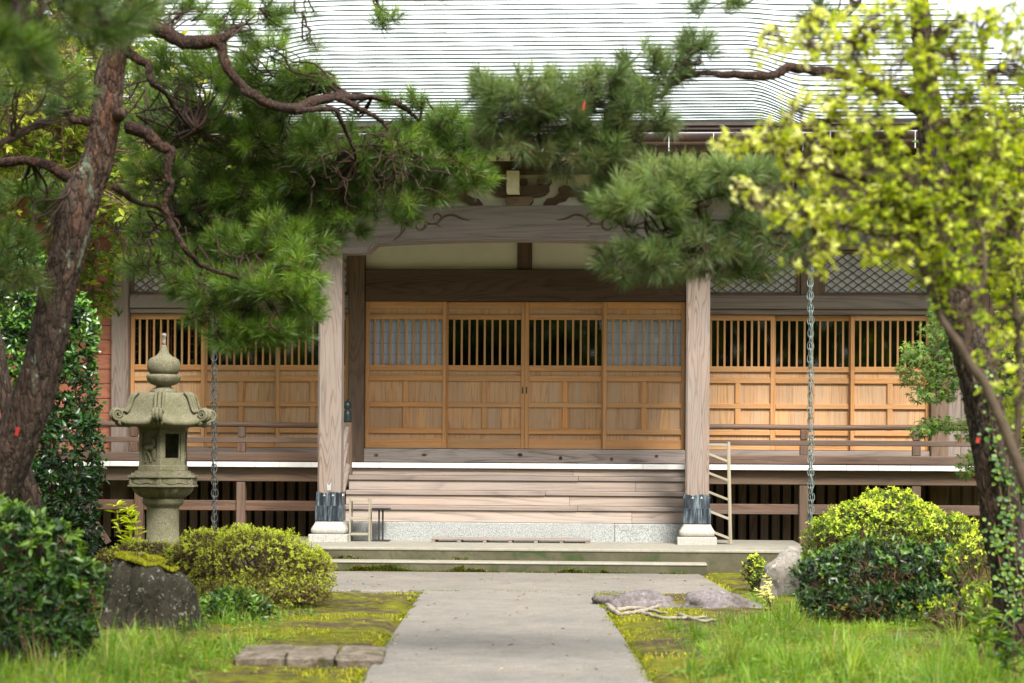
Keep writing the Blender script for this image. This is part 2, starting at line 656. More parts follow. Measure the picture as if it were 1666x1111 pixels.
def m_concrete(name, base, warm, stain_amt=0.5, moss=None, scale=1.0, grit=0.25, crack=False):
    t = NT(name)
    v = t.coords('Object', False)
    big = t.noise(v, 0.9 * scale, 6, 0.62, 0.3)
    mid = t.noise(v, 7 * scale, 6, 0.7)
    fine = t.noise(v, 140, 3, 0.75)
    c = t.mix(t.ramp(big, [(0.35, 0.0), (0.68, 1.0)]), base, warm)
    c = t.mix(t.math('MULTIPLY', t.ramp(mid, [(0.45, 0.0), (0.72, 1.0)]), stain_amt), c, mul3(base, 0.5))
    c = t.mix(t.math('MULTIPLY', t.ramp(fine, [(0.4, 1.0), (0.62, 0.0)]), grit), c, mul3(base, 0.42))
    c = t.mix(t.math('MULTIPLY', t.ramp(fine, [(0.58, 0.0), (0.72, 1.0)]), grit), c, mul3(warm, 1.35))
    if moss:
        mm = t.noise(v, 2.2 * scale, 7, 0.7, 0.8)
        c = t.mix(t.ramp(mm, [(moss[1], 0.0), (moss[1] + 0.12, 0.9)]), c, moss[0])
    t.set(c, 0.82, 0.25)
    t.bump(t.math('ADD', fine, t.math('MULTIPLY', mid, 0.8)), 0.25, 0.006)
    return t.mat


M_GRANITE, M_PGRANITE, M_ROOF, M_SLEEVE = m_granite(), m_pale_granite(), m_roof(), m_sleeve()
M_PATH = m_concrete('path_concrete', (0.195, 0.185, 0.163), (0.30, 0.262, 0.222), 0.65, grit=0.75)
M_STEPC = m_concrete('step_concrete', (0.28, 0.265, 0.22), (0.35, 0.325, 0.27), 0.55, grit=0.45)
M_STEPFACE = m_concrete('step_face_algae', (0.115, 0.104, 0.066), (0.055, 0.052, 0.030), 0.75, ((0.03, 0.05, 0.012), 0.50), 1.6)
M_ROOFEDGE = simple('roof_edge_patina_shade', (0.035, 0.052, 0.045), 0.6, 0.35, 9, 0.4, 0.2)  # dark green lip: patina, with each course's shadow line put into the colour
# ================================================================= temple hall
T = empty('temple_hall', (OX, OY, 0), -math.asin(TS))
tag(T, 'wooden temple hall with orange sliding doors, porch pillars and pale stepped metal roof', 'temple')

# --- key levels and lines, local frame
PY = -2.2                                             # porch pillar line
FE = -0.90                                            # veranda edge
zF = tz(754, FE)                                      # veranda floor
zD0, zD1 = tz(730, 0), tz(490.5, 0)                   # middle doors
xL, xR = tx(594, 610, 0), tx(1115, 610, 0)            # opening between the inner posts
pw = 0.135                                            # half a porch pillar
pxL, pxR = tx(539, 600, PY), tx(1135, 600, PY)
PZ = tz(884, PY - 0.2)                                # porch platform level
wzT, wzB = tz(512.5, 0, 1270), tz(733, 0, 1400)       # wing doors
wxR = tx(1513, 600, 0)
wxL = tx(212, 600, 0)
zTop = 5.0
postw = 0.20


def part_empty_free(name):
    return name


# --- walls and frame of the hall
xpL0, xpL1 = xL - postw, xL - 0.003
xpR0, xpR1 = xR + 0.003, xR + postw
for (a, b) in ((xpL0, xpL1), (xpR0, xpR1)):
    box('wall_post', a, b, -0.10, 0.12, zF, zTop, W_POST, T, 0.012)
zN0, zN1 = tz(490, -0.05), tz(438, -0.05)
box('lintel_beam', xL, xR, -0.07, 0.10, zN0 + 0.004, zN1, W_DARK, T, 0.01)
zs0 = tz(431, 0)
sx0, sx1 = tx(842, 415, 0), tx(865, 415, 0)
box('wall_strut', sx0, sx1, -0.03, 0.10, zN1 + 0.002, zTop, W_DARK, T, 0.006)
box('plaster_panel', xL, sx0 - 0.002, 0.03, 0.10, zN1 + 0.002, zTop, M_PLASTER, T)
box('plaster_panel', sx1 + 0.002, xR, 0.03, 0.10, zN1 + 0.002, zTop, M_PLASTER, T)
sill = box('door_sill', xL, xR, -0.10, 0.10, zF + 0.003, zD0 - 0.006, W_SILL, T, 0.01)
for kx, kz in ((612, 742), (690, 741), (846, 740), (912, 745), (995, 746), (1068, 741)):
    g = Geo()
    lathe(g, [(0.026, 0.0), (0.022, 0.004), (0.012, 0.001)], 10)
    me = g.mesh('knot', M_INTERIOR if kx in (846, 912) else W_DARK['x'])
    o = link('knot', me, sill, (tx(kx, kz, -0.1) - sill.location.x, -0.1005, tz(kz, -0.1) - sill.location.z))
    o.rotation_euler = (math.pi / 2, 0, 0)
    o.scale = (random.uniform(0.9, 1.5), random.uniform(0.7, 1.2), 1)

# wings: posts, beams, lattice transoms
zb = {k: tz(v, 0, 1250) for k, v in dict(n0=503.5, n1=481, l0=513, l1=504, t0=475, t1=414, b1=405, p1=345).items()}
wr0, wr1 = xpR1 + 0.002, wxR
wl0, wl1 = wxL, xpL0 - 0.002
endw = 0.22
for side, (a, b) in (('r', (wr0, wr1)), ('l', (wl0, wl1))):
    box('lintel_beam', a, b, -0.09, 0.10, zb['n0'], zb['n1'], W_GREY, T, 0.012)
    box('door_head', a, b, -0.05, 0.09, wzT + 0.004, zb['n0'] - 0.003, W_GREY, T, 0.005)
    box('door_sill', a, b, -0.06, 0.10, zF + 0.003, wzB - 0.005, W_GREY, T, 0.006)
    box('transom_beam', a, b, -0.06, 0.10, zb['t1'] + 0.055, zb['t1'] + 0.13, W_GREY, T, 0.006)
    box('plaster_panel', a, b, 0.03, 0.10, zb['t1'] + 0.133, zTop, M_PLASTER_GREY, T)
    mid = (a + b) / 2 - (0.06 if side == 'r' else -0.06)
    box('wall_post', mid - 0.13, mid + 0.13, -0.04, 0.11, zb['n1'] + 0.003, zb['t1'] + 0.052, W_POST, T, 0.006)
    for (p0, p1) in ((a, mid - 0.133), (mid + 0.133, b)):
        z0, z1 = zb['n1'] + 0.003, zb['t1'] + 0.052
        fr = boxes('lattice_transom', [(p0, p1, -0.02, 0.05, z0, z0 + 0.04), (p0, p1, -0.02, 0.05, z1 - 0.04, z1),
                                       (p0, p0 + 0.04, -0.02, 0.05, z0 + 0.041, z1 - 0.041),
                                       (p1 - 0.04, p1, -0.02, 0.05, z0 + 0.041, z1 - 0.041)], W_POST, T, 0.003)
        fo = fr.location
        box('backing', p0 + 0.02 - fo.x, p1 - 0.02 - fo.x, 0.035 - fo.y, 0.05 - fo.y, z0 + 0.02 - fo.z, z1 - 0.02 - fo.z, M_PAPER, fr, 0.002)
        # diamond lattice, each bar its own piece
        lo_x, hi_x, lo_z, hi_z = p0 + 0.042, p1 - 0.042, z0 + 0.042, z1 - 0.042
        sl = 0.72
        for sgn in (1, -1):
            step = 0.135
            span = (hi_z - lo_z) / sl
            k = lo_x - span
            while k < hi_x + span:
                x0, x1 = k, k + span
                za, zc = (lo_z, hi_z) if sgn > 0 else (hi_z, lo_z)
                t0, t1 = max(0, (lo_x - x0) / span), min(1, (hi_x - x0) / span)
                if t1 - t0 > 0.05:
                    A = np.array((x0 + span * t0, za + (zc - za) * t0))
                    B = np.array((x0 + span * t1, za + (zc - za) * t1))
                    L = float(np.linalg.norm(B - A))
                    ly = 0.008 if sgn > 0 else -0.004
                    o = box('lattice_bar', -L / 2, L / 2, ly, ly + 0.012, -0.007, 0.007, W_POST, fr, 0.002)
                    o.location = ((A[0] + B[0]) / 2 - fo.x, ly + 0.006 - fo.y, (A[1] + B[1]) / 2 - fo.z)
                    o.rotation_euler = (0, -math.atan2(B[1] - A[1], B[0] - A[0]), 0)
                k += step
# corner posts and the red boarded walls beyond
box('wall_post', wl0 - endw, wl0 - 0.003, -0.12, 0.12, zF - 0.6, zTop, W_PILLAR, T, 0.012)
box('wall_post', wr1 + 0.003, wr1 + endw, -0.10, 0.12, zF - 0.6, zTop, W_POST, T, 0.012)
xa, xb = wl0 - endw - 2.6, wl0 - endw - 0.003
wl_part = box('boarded_wall', xa, xb, 0.06, 0.10, zF - 0.55, zTop, W_RED, T)
z = zF - 0.5
k = 0
while z < 4.4:
    hgt = 0.185
    for (p0, p1) in ((xb - 0.26, xb - 0.005), (xb - 1.4, xb - 0.33), (xa, xb - 1.405)):
        box('board', p0 - wl_part.location.x, p1 - wl_part.location.x, 0.02 - wl_part.location.y - 0.006 * (k % 2), 0.058 - wl_part.location.y, z - wl_part.location.z,
            z + hgt - 0.006 - wl_part.location.z, W_RED, wl_part, 0.004)
    z += hgt
    k += 1
box('wall_batten', xb - 0.325, xb - 0.265, -0.02, 0.055, zF - 0.5, 4.4, W_DARK, T)
xa, xb = wr1 + endw + 0.003, wr1 + endw + 1.25
wr_part = box('boarded_wall', xa, xb, 0.06, 0.10, zF - 0.55, zTop, W_POST, T)
xx = xa
while xx < xb - 0.1:
    w_ = 0.15 + 0.04 * random.random()
    box('board', xx - wr_part.location.x, xx + w_ - 0.005 - wr_part.location.x, 0.03 - wr_part.location.y, 0.058 - wr_part.location.y, zF - 0.5 - wr_part.location.z, zTop - 0.01 - wr_part.location.z,
        W_GREY if xx < xa + 0.25 else W_POST, wr_part, 0.003)
    xx += w_
# room behind the doors
xW0, xW1 = wl0 - endw - 2.6, wr1 + endw + 1.25
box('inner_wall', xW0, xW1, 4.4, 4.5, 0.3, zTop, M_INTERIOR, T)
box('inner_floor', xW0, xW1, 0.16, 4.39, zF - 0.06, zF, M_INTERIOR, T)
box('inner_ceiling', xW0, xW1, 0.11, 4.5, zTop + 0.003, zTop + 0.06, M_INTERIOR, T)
for a in (xW0, xW1 - 0.1):
    box('side_wall', a, a + 0.1, 0.11, 4.39, 0.3, zTop, W_POST, T)


# --- sliding doors
def sliding_door(x0, x1, ly, z0, z1, mid_style, inner, frieze):
    """a door whose frame is the part; bars, panels and pane are its pieces"""
    th = 0.052
    st = 0.048
    hgt = z1 - z0
    q = lambda py: z1 - (py - 490.5) / (730 - 490.5) * hgt if frieze else z1 - (py - 512.5) / (733 - 512.5) * hgt
    if frieze:
        rails = [(490.5, 502), (511.5, 519.5), (594, 603), (611, 620), (655, 662.5), (697.5, 706), (714.5, 730)]
    else:
        rails = [(512.5, 521.5), (596.5, 605.5), (614.5, 624), (657.5, 665.5), (700.5, 709), (721, 733)]
    lst = [(x0, x0 + st, ly, ly + th, z0, z1), (x1 - st, x1, ly, ly + th, z0, z1)]
    for (a, b) in rails:
        lst.append((x0 + st + 0.0005, x1 - st - 0.0005, ly + 0.002, ly + th - 0.002, q(b), q(a)))
    xm = (x0 + x1) / 2
    gap = [(rails[i][1], rails[i + 1][0]) for i in range(len(rails) - 1)]
    two = [i for i, g_ in enumerate(gap) if g_[1] - g_[0] > 30 and g_[0] > 610]
    for i in two:
        lst.append((xm - 0.033, xm + 0.033, ly + 0.003, ly + th - 0.003, q(gap[i][1]) + 0.0005, q(gap[i][0]) - 0.0005))
    d = boxes('sliding_door', lst, W_DOOR, T, 0.004)
    o = d.location
    bar_gap = [i for i, g_ in enumerate(gap) if g_[1] - g_[0] > 60][0]
    for i, (a, b) in enumerate(gap):
        za, zc = q(b) - 0.004, q(a) + 0.004
        if i == bar_gap:
            n = 9
            for k_ in range(n):
                xc = x0 + st + (x1 - x0 - 2 * st) * (k_ + 0.75) / (n + 0.5)
                box('bar', xc - 0.0125 - o.x, xc + 0.0125 - o.x, ly + 0.008 - o.y, ly + 0.030 - o.y, za - o.z, zc - o.z, W_DOOR, d, 0.003)
            box('pane', x0 + st - 0.004 - o.x, x1 - st + 0.004 - o.x, ly + 0.040 - o.y, ly + 0.044 - o.y, za - o.z, zc - o.z, M_GLASS, d, 0.001)
        elif i in two:
            for (p0, p1) in ((x0 + st - 0.004, xm - 0.029), (xm + 0.029, x1 - st + 0.004)):
                h2 = (p0 + p1) / 2 + random.uniform(-0.06, 0.06)
                for (s0, s1) in ((p0, h2 - 0.0006), (h2 + 0.0006, p1)):
                    box('panel', s0 - o.x, s1 - o.x, ly + 0.034 - o.y, ly + 0.044 - o.y, za - o.z, zc - o.z, W_PANEL_Z, d, 0.001)
        else:
            box('panel', x0 + st - 0.004 - o.x, x1 - st + 0.004 - o.x, ly + 0.034 - o.y, ly + 0.044 - o.y, za - o.z, zc - o.z, W_PANEL_Z, d, 0.001)
    return d


W_PANEL_Z = W_PANEL['z']
dx = [xL + 0.002, tx(726, 610, 0), tx(853.5, 610, 0), tx(981, 610, 0), xR - 0.002]
mid_doors = []
for i in range(4):
    out = i in (0, 3)
    a, b = dx[i], dx[i + 1]
    if not out:
        a, b = (a - 0.03, b - 0.001) if i == 1 else (a + 0.001, b + 0.03)
    mid_doors.append(sliding_door(a, b, 0.0 if out else 0.056, zD0, zD1, 0, 0, True))
for i, xh in ((1, dx[2] - 0.028), (2, dx[2] + 0.022)):
    d = mid_doors[i]
    box('finger_pull', xh - 0.008 - d.location.x, xh + 0.008 - d.location.x, -0.0305, -0.0245, tz(640, 0) - d.location.z, tz(629, 0) - d.location.z, M_BLACKMETAL, d, 0.002)
wd = [wr0 + 0.002, tx(1260, 600, 0), tx(1384, 600, 0), wr1 - 0.002]
for i in range(3):
    sliding_door(wd[i] - (0.03 if i == 1 else 0), wd[i + 1] + (0.03 if i == 1 else 0), 0.056 if i == 1 else 0.0, wzB, wzT, 0, 0, False)
wd = [wl0 + 0.002, tx(333, 600, 0), tx(449, 600, 0), wl1 - 0.002]
for i in range(3):
    sliding_door(wd[i] - (0.03 if i == 1 else 0), wd[i + 1] + (0.03 if i == 1 else 0), 0.056 if i == 1 else 0.0, wzB, wzT, 0, 0, False)


# curtains drawn behind the outer middle doors, folds and faint seams
def curtain(x0, x1, z0, z1, ly):
    g = Geo()
    n = 70
    xs = np.linspace(x0, x1, n)
    off = 0.012 * np.sin(xs * 34) + 0.007 * np.sin(xs * 71 + 1)
    lo = np.stack([xs, ly + off, np.full(n, z0)], -1)
    hi = np.stack([xs, ly + off * 0.6, np.full(n, z1)], -1)
    i = np.arange(n - 1)
    g.add(np.vstack([lo, hi]), None, np.stack([i, i + 1, n + i + 1, n + i], -1))
    c = g.build('curtain', M_CURTAIN, T, True)
    for k_ in range(1, 6):
        zz = z0 + (z1 - z0) * k_ / 6
        g2 = Geo()
        a = np.stack([xs, ly + off - 0.004, np.full(n, zz)], -1)
        b = a + np.array((0, 0, 0.006))
        g2.add(np.vstack([a, b]), None, np.stack([i, i + 1, n + i + 1, n + i], -1))
        g2.build('seam', M_PAPER_SEAM, c, True)


M_PAPER_SEAM = simple('curtain_seam', (0.33, 0.33, 0.36), 0.8, 0.1)
cz0, cz1 = tz(600, 0) - 0.1, tz(515, 0) + 0.08
curtain(dx[0] + 0.02, dx[1] - 0.02, cz0, cz1, 0.078)
curtain(dx[3] + 0.02, dx[4] - 0.02, cz0, cz1, 0.078)
# inner paper screens seen through the far left door
for xs_ in (222, 248, 282, 312):
    xc = tx(xs_, 550, 0.3)
    zl, zh = wzB, wzT
    scr = boxes('inner_screen', [(xc - 0.03, xc - 0.018, 0.28, 0.31, zl, zh), (xc + 0.03, xc + 0.042, 0.28, 0.31, zl, zh)]
                + [(xc - 0.018, xc + 0.03, 0.285, 0.305, zl + (zh - zl) * q_, zl + (zh - zl) * q_ + 0.01) for q_ in (0.66, 0.72, 0.78, 0.84, 0.9, 0.96)],
                W_RED, T, 0.002)

# --- veranda: joists, planks with white painted ends, posts, ties, skirting slats
vz0 = zF - 0.062
ver = box('veranda', xW0, xW1, FE + 0.10, FE + 0.24, tz(786, FE + 0.1), vz0 - 0.004, W_UNDER, T, 0.008)
vo = ver.location


def plank(x0, x1, dz):
    o = box('plank', x0 + 0.0015 - vo.x, x1 - 0.0015 - vo.x, FE + 0.012 - vo.y, -0.105 - vo.y, vz0 - vo.z, zF - 0.001 - vo.z, W_GREY, ver, 0.003)
    c = box('plank_end', x0 + 0.0015 - vo.x, x1 - 0.0015 - vo.x, FE + dz - vo.y, FE + 0.011 - vo.y, vz0 - vo.z, zF - vo.z, M_WHITE, ver, 0.003)


x = xW0
while x < xW1 - 0.05:
    w_ = random.choice((0.30, 0.38, 0.42, 0.46)) if not (xL - 0.1 < x < xR) else random.choice((0.55, 0.8, 1.05))
    w_ = min(w_, xW1 - x)
    plank(x, x + w_, random.uniform(-0.004, 0.0))
    x += w_
zn0, zn1 = tz(831, FE + 0.1, 430), tz(814.5, FE + 0.1, 430)
stair0, stair1 = pxL + pw * 0.5, pxR - pw * 0.5
for (a, b) in ((xW0, stair0 - 0.05), (stair1 + 0.05, xW1)):
    box('tie_beam', a, b, FE + 0.15, FE + 0.20, zn0, zn1, W_RAIL, T, 0.006)
for px_ in (225, 391, 1308, 1491, 60, 1640):
    xc = tx(px_, 800, FE + 0.1)
    box('veranda_post', xc - 0.055, xc + 0.055, FE + 0.11, FE + 0.24, 0.02, tz(786, FE + 0.1) - 0.002, W_RAIL if px_ < 800 else W_UNDER, T, 0.01)
sk = box('skirting', xW0, xW1, 0.0, 0.06, zF - 0.20, zF - 0.065, W_UNDER, T, 0.004)
so = sk.location
x = xW0
while x < xW1:
    if not (stair0 + 0.3 < x < stair1 - 0.3):
        box('slat', x - so.x, x + 0.098 - so.x, 0.0 - so.y, 0.025 - so.y, 0.2 - so.z, zF - 0.205 - so.z, W_UNDER, sk, 0.004)
    x += 0.138
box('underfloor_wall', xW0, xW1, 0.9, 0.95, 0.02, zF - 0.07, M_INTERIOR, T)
# brace and stacked firewood under the left end
o = box('brace', -0.35, 0.35, -0.03, 0.03, -0.035, 0.035, W_UNDER, T)
pA = tl(150, 845, FE)
o.location = (pA[0], FE + 0.05, pA[1])
o.rotation_euler = (0, math.radians(56), 0)

# --- railing along both wings
zr = dict(t=tz(690.5, FE + 0.1, 350), m0=tz(720, FE + 0.1, 350), m1=tz(711, FE + 0.1, 350), b0=zF + 0.004, b1=tz(735.5, FE + 0.1, 350))
for nm, (a, b), posts in (('left', (xW0, stair0 - 0.30 + 0.18), (60, 218, 393)), ('right', (stair1 + 0.02, xW1), (1308, 1491, 1640))):
    ra = box('railing', a, b, FE + 0.06, FE + 0.17, zr['b0'], zr['b1'], W_RAIL, T, 0.012)
    ro = ra.location
    g = Geo()
    n = 40
    xs = np.linspace(a, b, n)
    tube(g, np.stack([xs - ro.x, np.full(n, FE + 0.115 - ro.y), zr['t'] - ro.z + 0.004 * np.sin(xs * 3)], -1), 0.034, 12)
    g.build('top_rail', W_RAIL['x'], ra, True)
    box('middle_rail', a - ro.x, b - ro.x, FE + 0.085 - ro.y, FE + 0.145 - ro.y, zr['m0'] - ro.z, zr['m1'] - ro.z, W_RAIL, ra, 0.006)
    for px_ in posts:
        xc = tx(px_, 720, FE + 0.1)
        box('post', xc - 0.05 - ro.x, xc + 0.05 - ro.x, FE + 0.07 - ro.y, FE + 0.16 - ro.y, zr['b1'] + 0.002 - ro.z, zr['m0'] - 0.001 - ro.z, W_RAIL, ra, 0.006)
        box('post_cap', xc - 0.045 - ro.x, xc + 0.045 - ro.x, FE + 0.075 - ro.y, FE + 0.155 - ro.y, zr['m1'] + 0.001 - ro.z, zr['t'] - 0.028 - ro.z, W_RAIL, ra, 0.008)

# --- wooden stairs on a granite foot
gy = -1.80
gz1 = tz(851, gy)
sa, sb = tx(563, 800, -1.4), stair1 + 0.02
stair = box('staircase', sa, sb - 0.9, gy, gy + 0.35, PZ - 0.02, gz1, M_GRANITE, T, 0.006)
box('granite_block', sb - 0.897, sb, gy + 0.002, gy + 0.35, PZ - 0.02, gz1 - 0.002, M_GRANITE, T, 0.006)
st_o = stair.location
levels = [(FE + 0.02, tz(763, FE), None)]
noses = [(775, 782.5, -1.17), (799, 806.5, -1.44), (823.5, 831, -1.71)]
prev_y, prev_z = FE + 0.02, vz0 - 0.002
cuts = (0.66, 0.83, 0.64, 0.86)
cuts = (0.655, 0.84, 0.65, 0.83)
for i, (a, b, yy) in enumerate(noses + [(None, None, gy + 0.015)]):
    if a is not None:
        z1, z0 = tz(a, yy), tz(b, yy)
        rz0 = z1 + 0.001
    else:
        rz0 = gz1 + 0.002
    xc = sa + (sb - sa) * cuts[i]
    for (p0, p1, e) in ((sa, xc - 0.001, 0), (xc + 0.001, sb, 0.002)):
        box('riser_board', p0 - st_o.x, p1 - st_o.x, prev_y + 0.025 + e - st_o.y, prev_y + 0.055 - st_o.y, rz0 - st_o.z, prev_z - 0.001 - st_o.z, W_STEP, stair, 0.004)
    if a is not None:
        xc = sa + (sb - sa) * (1 - cuts[i] * 0.5)
        for (p0, p1, e) in ((sa, xc - 0.001, 0), (xc + 0.001, sb, 0.003)):
            box('tread', p0 - st_o.x, p1 - st_o.x, yy + e - st_o.y, prev_y + 0.05 - st_o.y, z0 + e * 0.5 - st_o.z, z1 - st_o.z, W_GREY, stair, 0.006)
        prev_y, prev_z = yy, z0
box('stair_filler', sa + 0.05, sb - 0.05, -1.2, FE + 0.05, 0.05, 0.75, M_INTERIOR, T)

# --- stair handrails ending in onion finials
for side, xc in (('l', tx(565, 700, FE - 0.02)), ('r', stair1 + 0.06)):
    hp = box('handrail_post', xc - 0.06, xc + 0.06, FE - 0.07, FE + 0.05, zF - 0.3, tz(689, FE), W_POST, T, 0.01)
    ho = hp.location
    g = Geo()
    zb_ = tz(688, FE) - ho.z
    s = 27.0 / F
    prof = [(6.6, 0), (6.9, 1), (6.9, 12), (6.5, 15), (5.6, 17), (3.3, 19), (3.0, 20.5), (5.0, 22.5), (6.5, 25.5), (6.6, 28), (5.5, 31), (3.0, 33.5), (1.2, 35.5), (0.3, 38.5)]
    lathe(g, [(r_ * s, zb_ + z_ * s) for r_, z_ in prof], 24)
    g.build('finial', M_FINIAL, hp, True, loc=None).location = (0, 0, 0)
    # curved rails running down beside the steps
    y0 = FE - 0.02
    for k_, (za, zc, wd_) in enumerate(((tz(697, FE), tz(838, -2.0) + 0.10, 0.036), (tz(722, FE), tz(838, -2.0) - 0.12, 0.028), (zF - 0.04, PZ + 0.14, 0.05))):
        ys = np.linspace(y0, -1.98, 16)
        tt = np.linspace(0, 1, 16)
        zz = za + (zc - za) * (tt ** 1.15) + 0.05 * np.sin(tt * math.pi) * (1 if k_ == 0 else 0.3)
        g = Geo()
        tube(g, np.stack([np.full(16, 0.0), ys - ho.y, zz - ho.z], -1), wd_, 10)
        g.build('curved_rail', W_GREY['y'], hp, True)
    box('newel', -0.05, 0.05, -2.03 - ho.y, -1.93 - ho.y, PZ - ho.z, PZ + 0.62 - ho.z, W_GREY, hp, 0.008)


# --- porch pillars on stone bases, bronze sleeves
def pillar(xc):
    zp0, zp1 = tz(850, PY), tz(392, PY)
    p = box('porch_pillar', xc - pw, xc + pw, PY - pw, PY + pw, zp0, zp1 + 0.25, W_PILLAR, T, 0.022)
    po = p.location
    # sleeve: four scalloped plates
    e = pw + 0.012
    zt = tz(806, PY - pw)
    zm = tz(825, PY - pw)
    half = e
    outl = [(-half, zp0 + 0.003), (half, zp0 + 0.003)]
    n = 33
    for i in range(n):
        t_ = i / (n - 1)
        xx_ = half - 2 * half * t_
        q_ = abs(math.sin(t_ * math.pi * 1.5)) if True else 0
        hh = zt + 0.030 * math.sqrt(max(0, q_)) - 0.004
        outl.append((xx_, hh))
    for ang in (0, 90, 180, 270):
        pl = extrude_poly('sleeve_plate', [(a, b - po.z) for a, b in outl], -e, -pw - 0.001, M_SLEEVE, p)
        pl.rotation_euler = (0, 0, math.radians(ang))
        pl2 = box('sleeve_plate', -half - 0.008, half + 0.008, -e - 0.010, -e + 0.001, zp0 + 0.004 - po.z, zm - po.z, M_SLEEVE, p, 0.004)
        loc = Vector(pl2.location)
        loc.rotate(Matrix.Rotation(math.radians(ang), 3, 'Z'))
        pl2.location = loc
        pl2.rotation_euler = (0, 0, math.radians(ang))
        for sx in (-0.05, 0.05):
            tri = extrude_poly('sleeve_eye', [(sx - 0.016, zt - 0.022 - po.z), (sx + 0.016, zt - 0.022 - po.z), (sx, zt + 0.004 - po.z)], -e - 0.003, -e, M_STEEL, p)
            tri.rotation_euler = (0, 0, math.radians(ang))
    # stone base: rounded cushion on a square plinth
    zc0 = tz(871.5, PY - 0.2)
    g = Geo()
    hw = 0.205
    prof = [(0.78, zp0 - zc0 - 0.003), (0.80, zp0 - zc0 - 0.02), (0.90, (zp0 - zc0) * 0.62), (0.985, (zp0 - zc0) * 0.45), (1.0, (zp0 - zc0) * 0.3), (0.98, (zp0 - zc0) * 0.1), (0.9, 0.0)]
    prof = prof[::-1]
    rows = []
    n4 = 40
    for r_, z_ in prof:
        for k_ in range(n4):
            a_ = 2 * math.pi * k_ / n4
            ca, sa_ = math.cos(a_), math.sin(a_)
            d_ = (abs(ca) ** 12 + abs(sa_) ** 12) ** (-1 / 12.0)
            rows.append((hw * r_ * d_ * ca, hw * r_ * d_ * sa_, z_))
    f4 = [(i * n4 + j, i * n4 + (j + 1) % n4, (i + 1) * n4 + (j + 1) % n4, (i + 1) * n4 + j) for i in range(len(prof) - 1) for j in range(n4)]
    g.add(rows, None, f4)
    lathe(g, [(0.16, prof[-1][1] - 0.001), (0.16, prof[-1][1])], 16)
    b_ = g.build('stone_base', M_PGRANITE, p, True)
    b_.location = (0, 0, zc0 - po.z)
    box('stone_plinth', -0.225, 0.225, -0.225, 0.225, PZ - 0.01 - po.z, zc0 - 0.001 - po.z, M_PGRANITE, p, 0.008)
    return p


for xc in (pxL, pxR):
    p = pillar(xc)
    if xc < 0:       # small pale metal clip above the left sleeve
        po = p.location
        zq = tz(800, PY - pw) - po.z
        extrude_poly('metal_clip', [(-0.02, zq), (0.02, zq), (0.028, zq + 0.10), (0.012, zq + 0.07), (0.0, zq + 0.06), (-0.012, zq + 0.07), (-0.028, zq + 0.10)], -pw - 0.008, -pw - 0.001, M_STEEL, p)

# --- porch tie beam with arched underside and carved scrolls
zk1 = tz(334, PY - 0.14)
zk0 = tz(393, PY - 0.14)
zk0e = tz(412, PY - 0.14)
ba, bb = pxL + pw + 0.002, pxR - pw - 0.002
bw = bb - ba
xm = (ba + bb) / 2
out = [(ba, zk1), (bb, zk1), (bb, zk0e)]
e1 = 0.30
step_pts = [(bb - e1 * 0.7, zk0e), (bb - e1, zk0e + 0.012), (bb - e1 - 0.04, zk0e + 0.05), (bb - e1 - 0.10, zk0 - 0.035)]
out += step_pts
for i in range(13):
    t_ = i / 12
    xx_ = (bb - e1 - 0.16) + ((ba + e1 + 0.16) - (bb - e1 - 0.16)) * t_
    out.append((xx_, zk0 - 0.03 + 0.045 * math.sin(t_ * math.pi) ** 0.8))
out += [(2 * xm - p_[0], p_[1]) for p_ in step_pts[::-1]] + [(ba, zk0e)]
beam = extrude_poly('porch_beam', out, PY - 0.13, PY + 0.13, W_BEAM['x'], T)
bo = beam.location
lip = []
lo_pts = [p_ for p_ in out[3:] if True]
g = Geo()
tube(g, [(p_[0], PY - 0.134, p_[1] + 0.022) for p_ in out[4:-2]], 0.014, 8)
g.build('beam_moulding', W_GREY['x'], beam, True)


def spiral(cx_, cz_, r0, turns, a0, sgn, n=26, shrink=0.25):
    return [(cx_ + sgn * r0 * (1 - (1 - shrink) * i / (n - 1)) * math.cos(a0 + turns * 2 * math.pi * i / (n - 1)),
             cz_ + r0 * (1 - (1 - shrink) * i / (n - 1)) * math.sin(a0 + turns * 2 * math.pi * i / (n - 1))) for i in range(n)]


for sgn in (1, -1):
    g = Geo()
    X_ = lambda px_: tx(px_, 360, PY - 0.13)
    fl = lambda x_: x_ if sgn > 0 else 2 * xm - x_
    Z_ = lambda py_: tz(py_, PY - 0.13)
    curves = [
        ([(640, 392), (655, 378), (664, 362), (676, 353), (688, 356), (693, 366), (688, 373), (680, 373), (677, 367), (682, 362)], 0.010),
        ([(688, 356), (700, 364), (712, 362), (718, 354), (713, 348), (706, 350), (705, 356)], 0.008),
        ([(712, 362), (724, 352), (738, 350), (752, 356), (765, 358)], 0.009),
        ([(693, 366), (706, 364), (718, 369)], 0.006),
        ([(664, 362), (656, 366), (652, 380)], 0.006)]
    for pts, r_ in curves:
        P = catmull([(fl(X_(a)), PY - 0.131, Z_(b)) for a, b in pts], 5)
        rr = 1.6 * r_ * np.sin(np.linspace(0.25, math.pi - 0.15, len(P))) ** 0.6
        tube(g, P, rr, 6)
    g.build('carved_scroll', W_DARK['x'], beam, True)  # dark wood ridges stand in for the shade inside the carved grooves

# nosings of the beam outside the pillars
for xc, sg in ((pxL, -1), (pxR, 1)):
    a = xc + sg * (pw + 0.001)
    extrude_poly('beam_nosing', [(a, zk1 - 0.04), (a + sg * 0.30, zk1 - 0.08), (a + sg * 0.42, zk1 - 0.2), (a + sg * 0.34, zk1 - 0.33), (a + sg * 0.20, zk0 + 0.02), (a, zk0)], PY - 0.09, PY + 0.09, W_BEAM['x'], T)

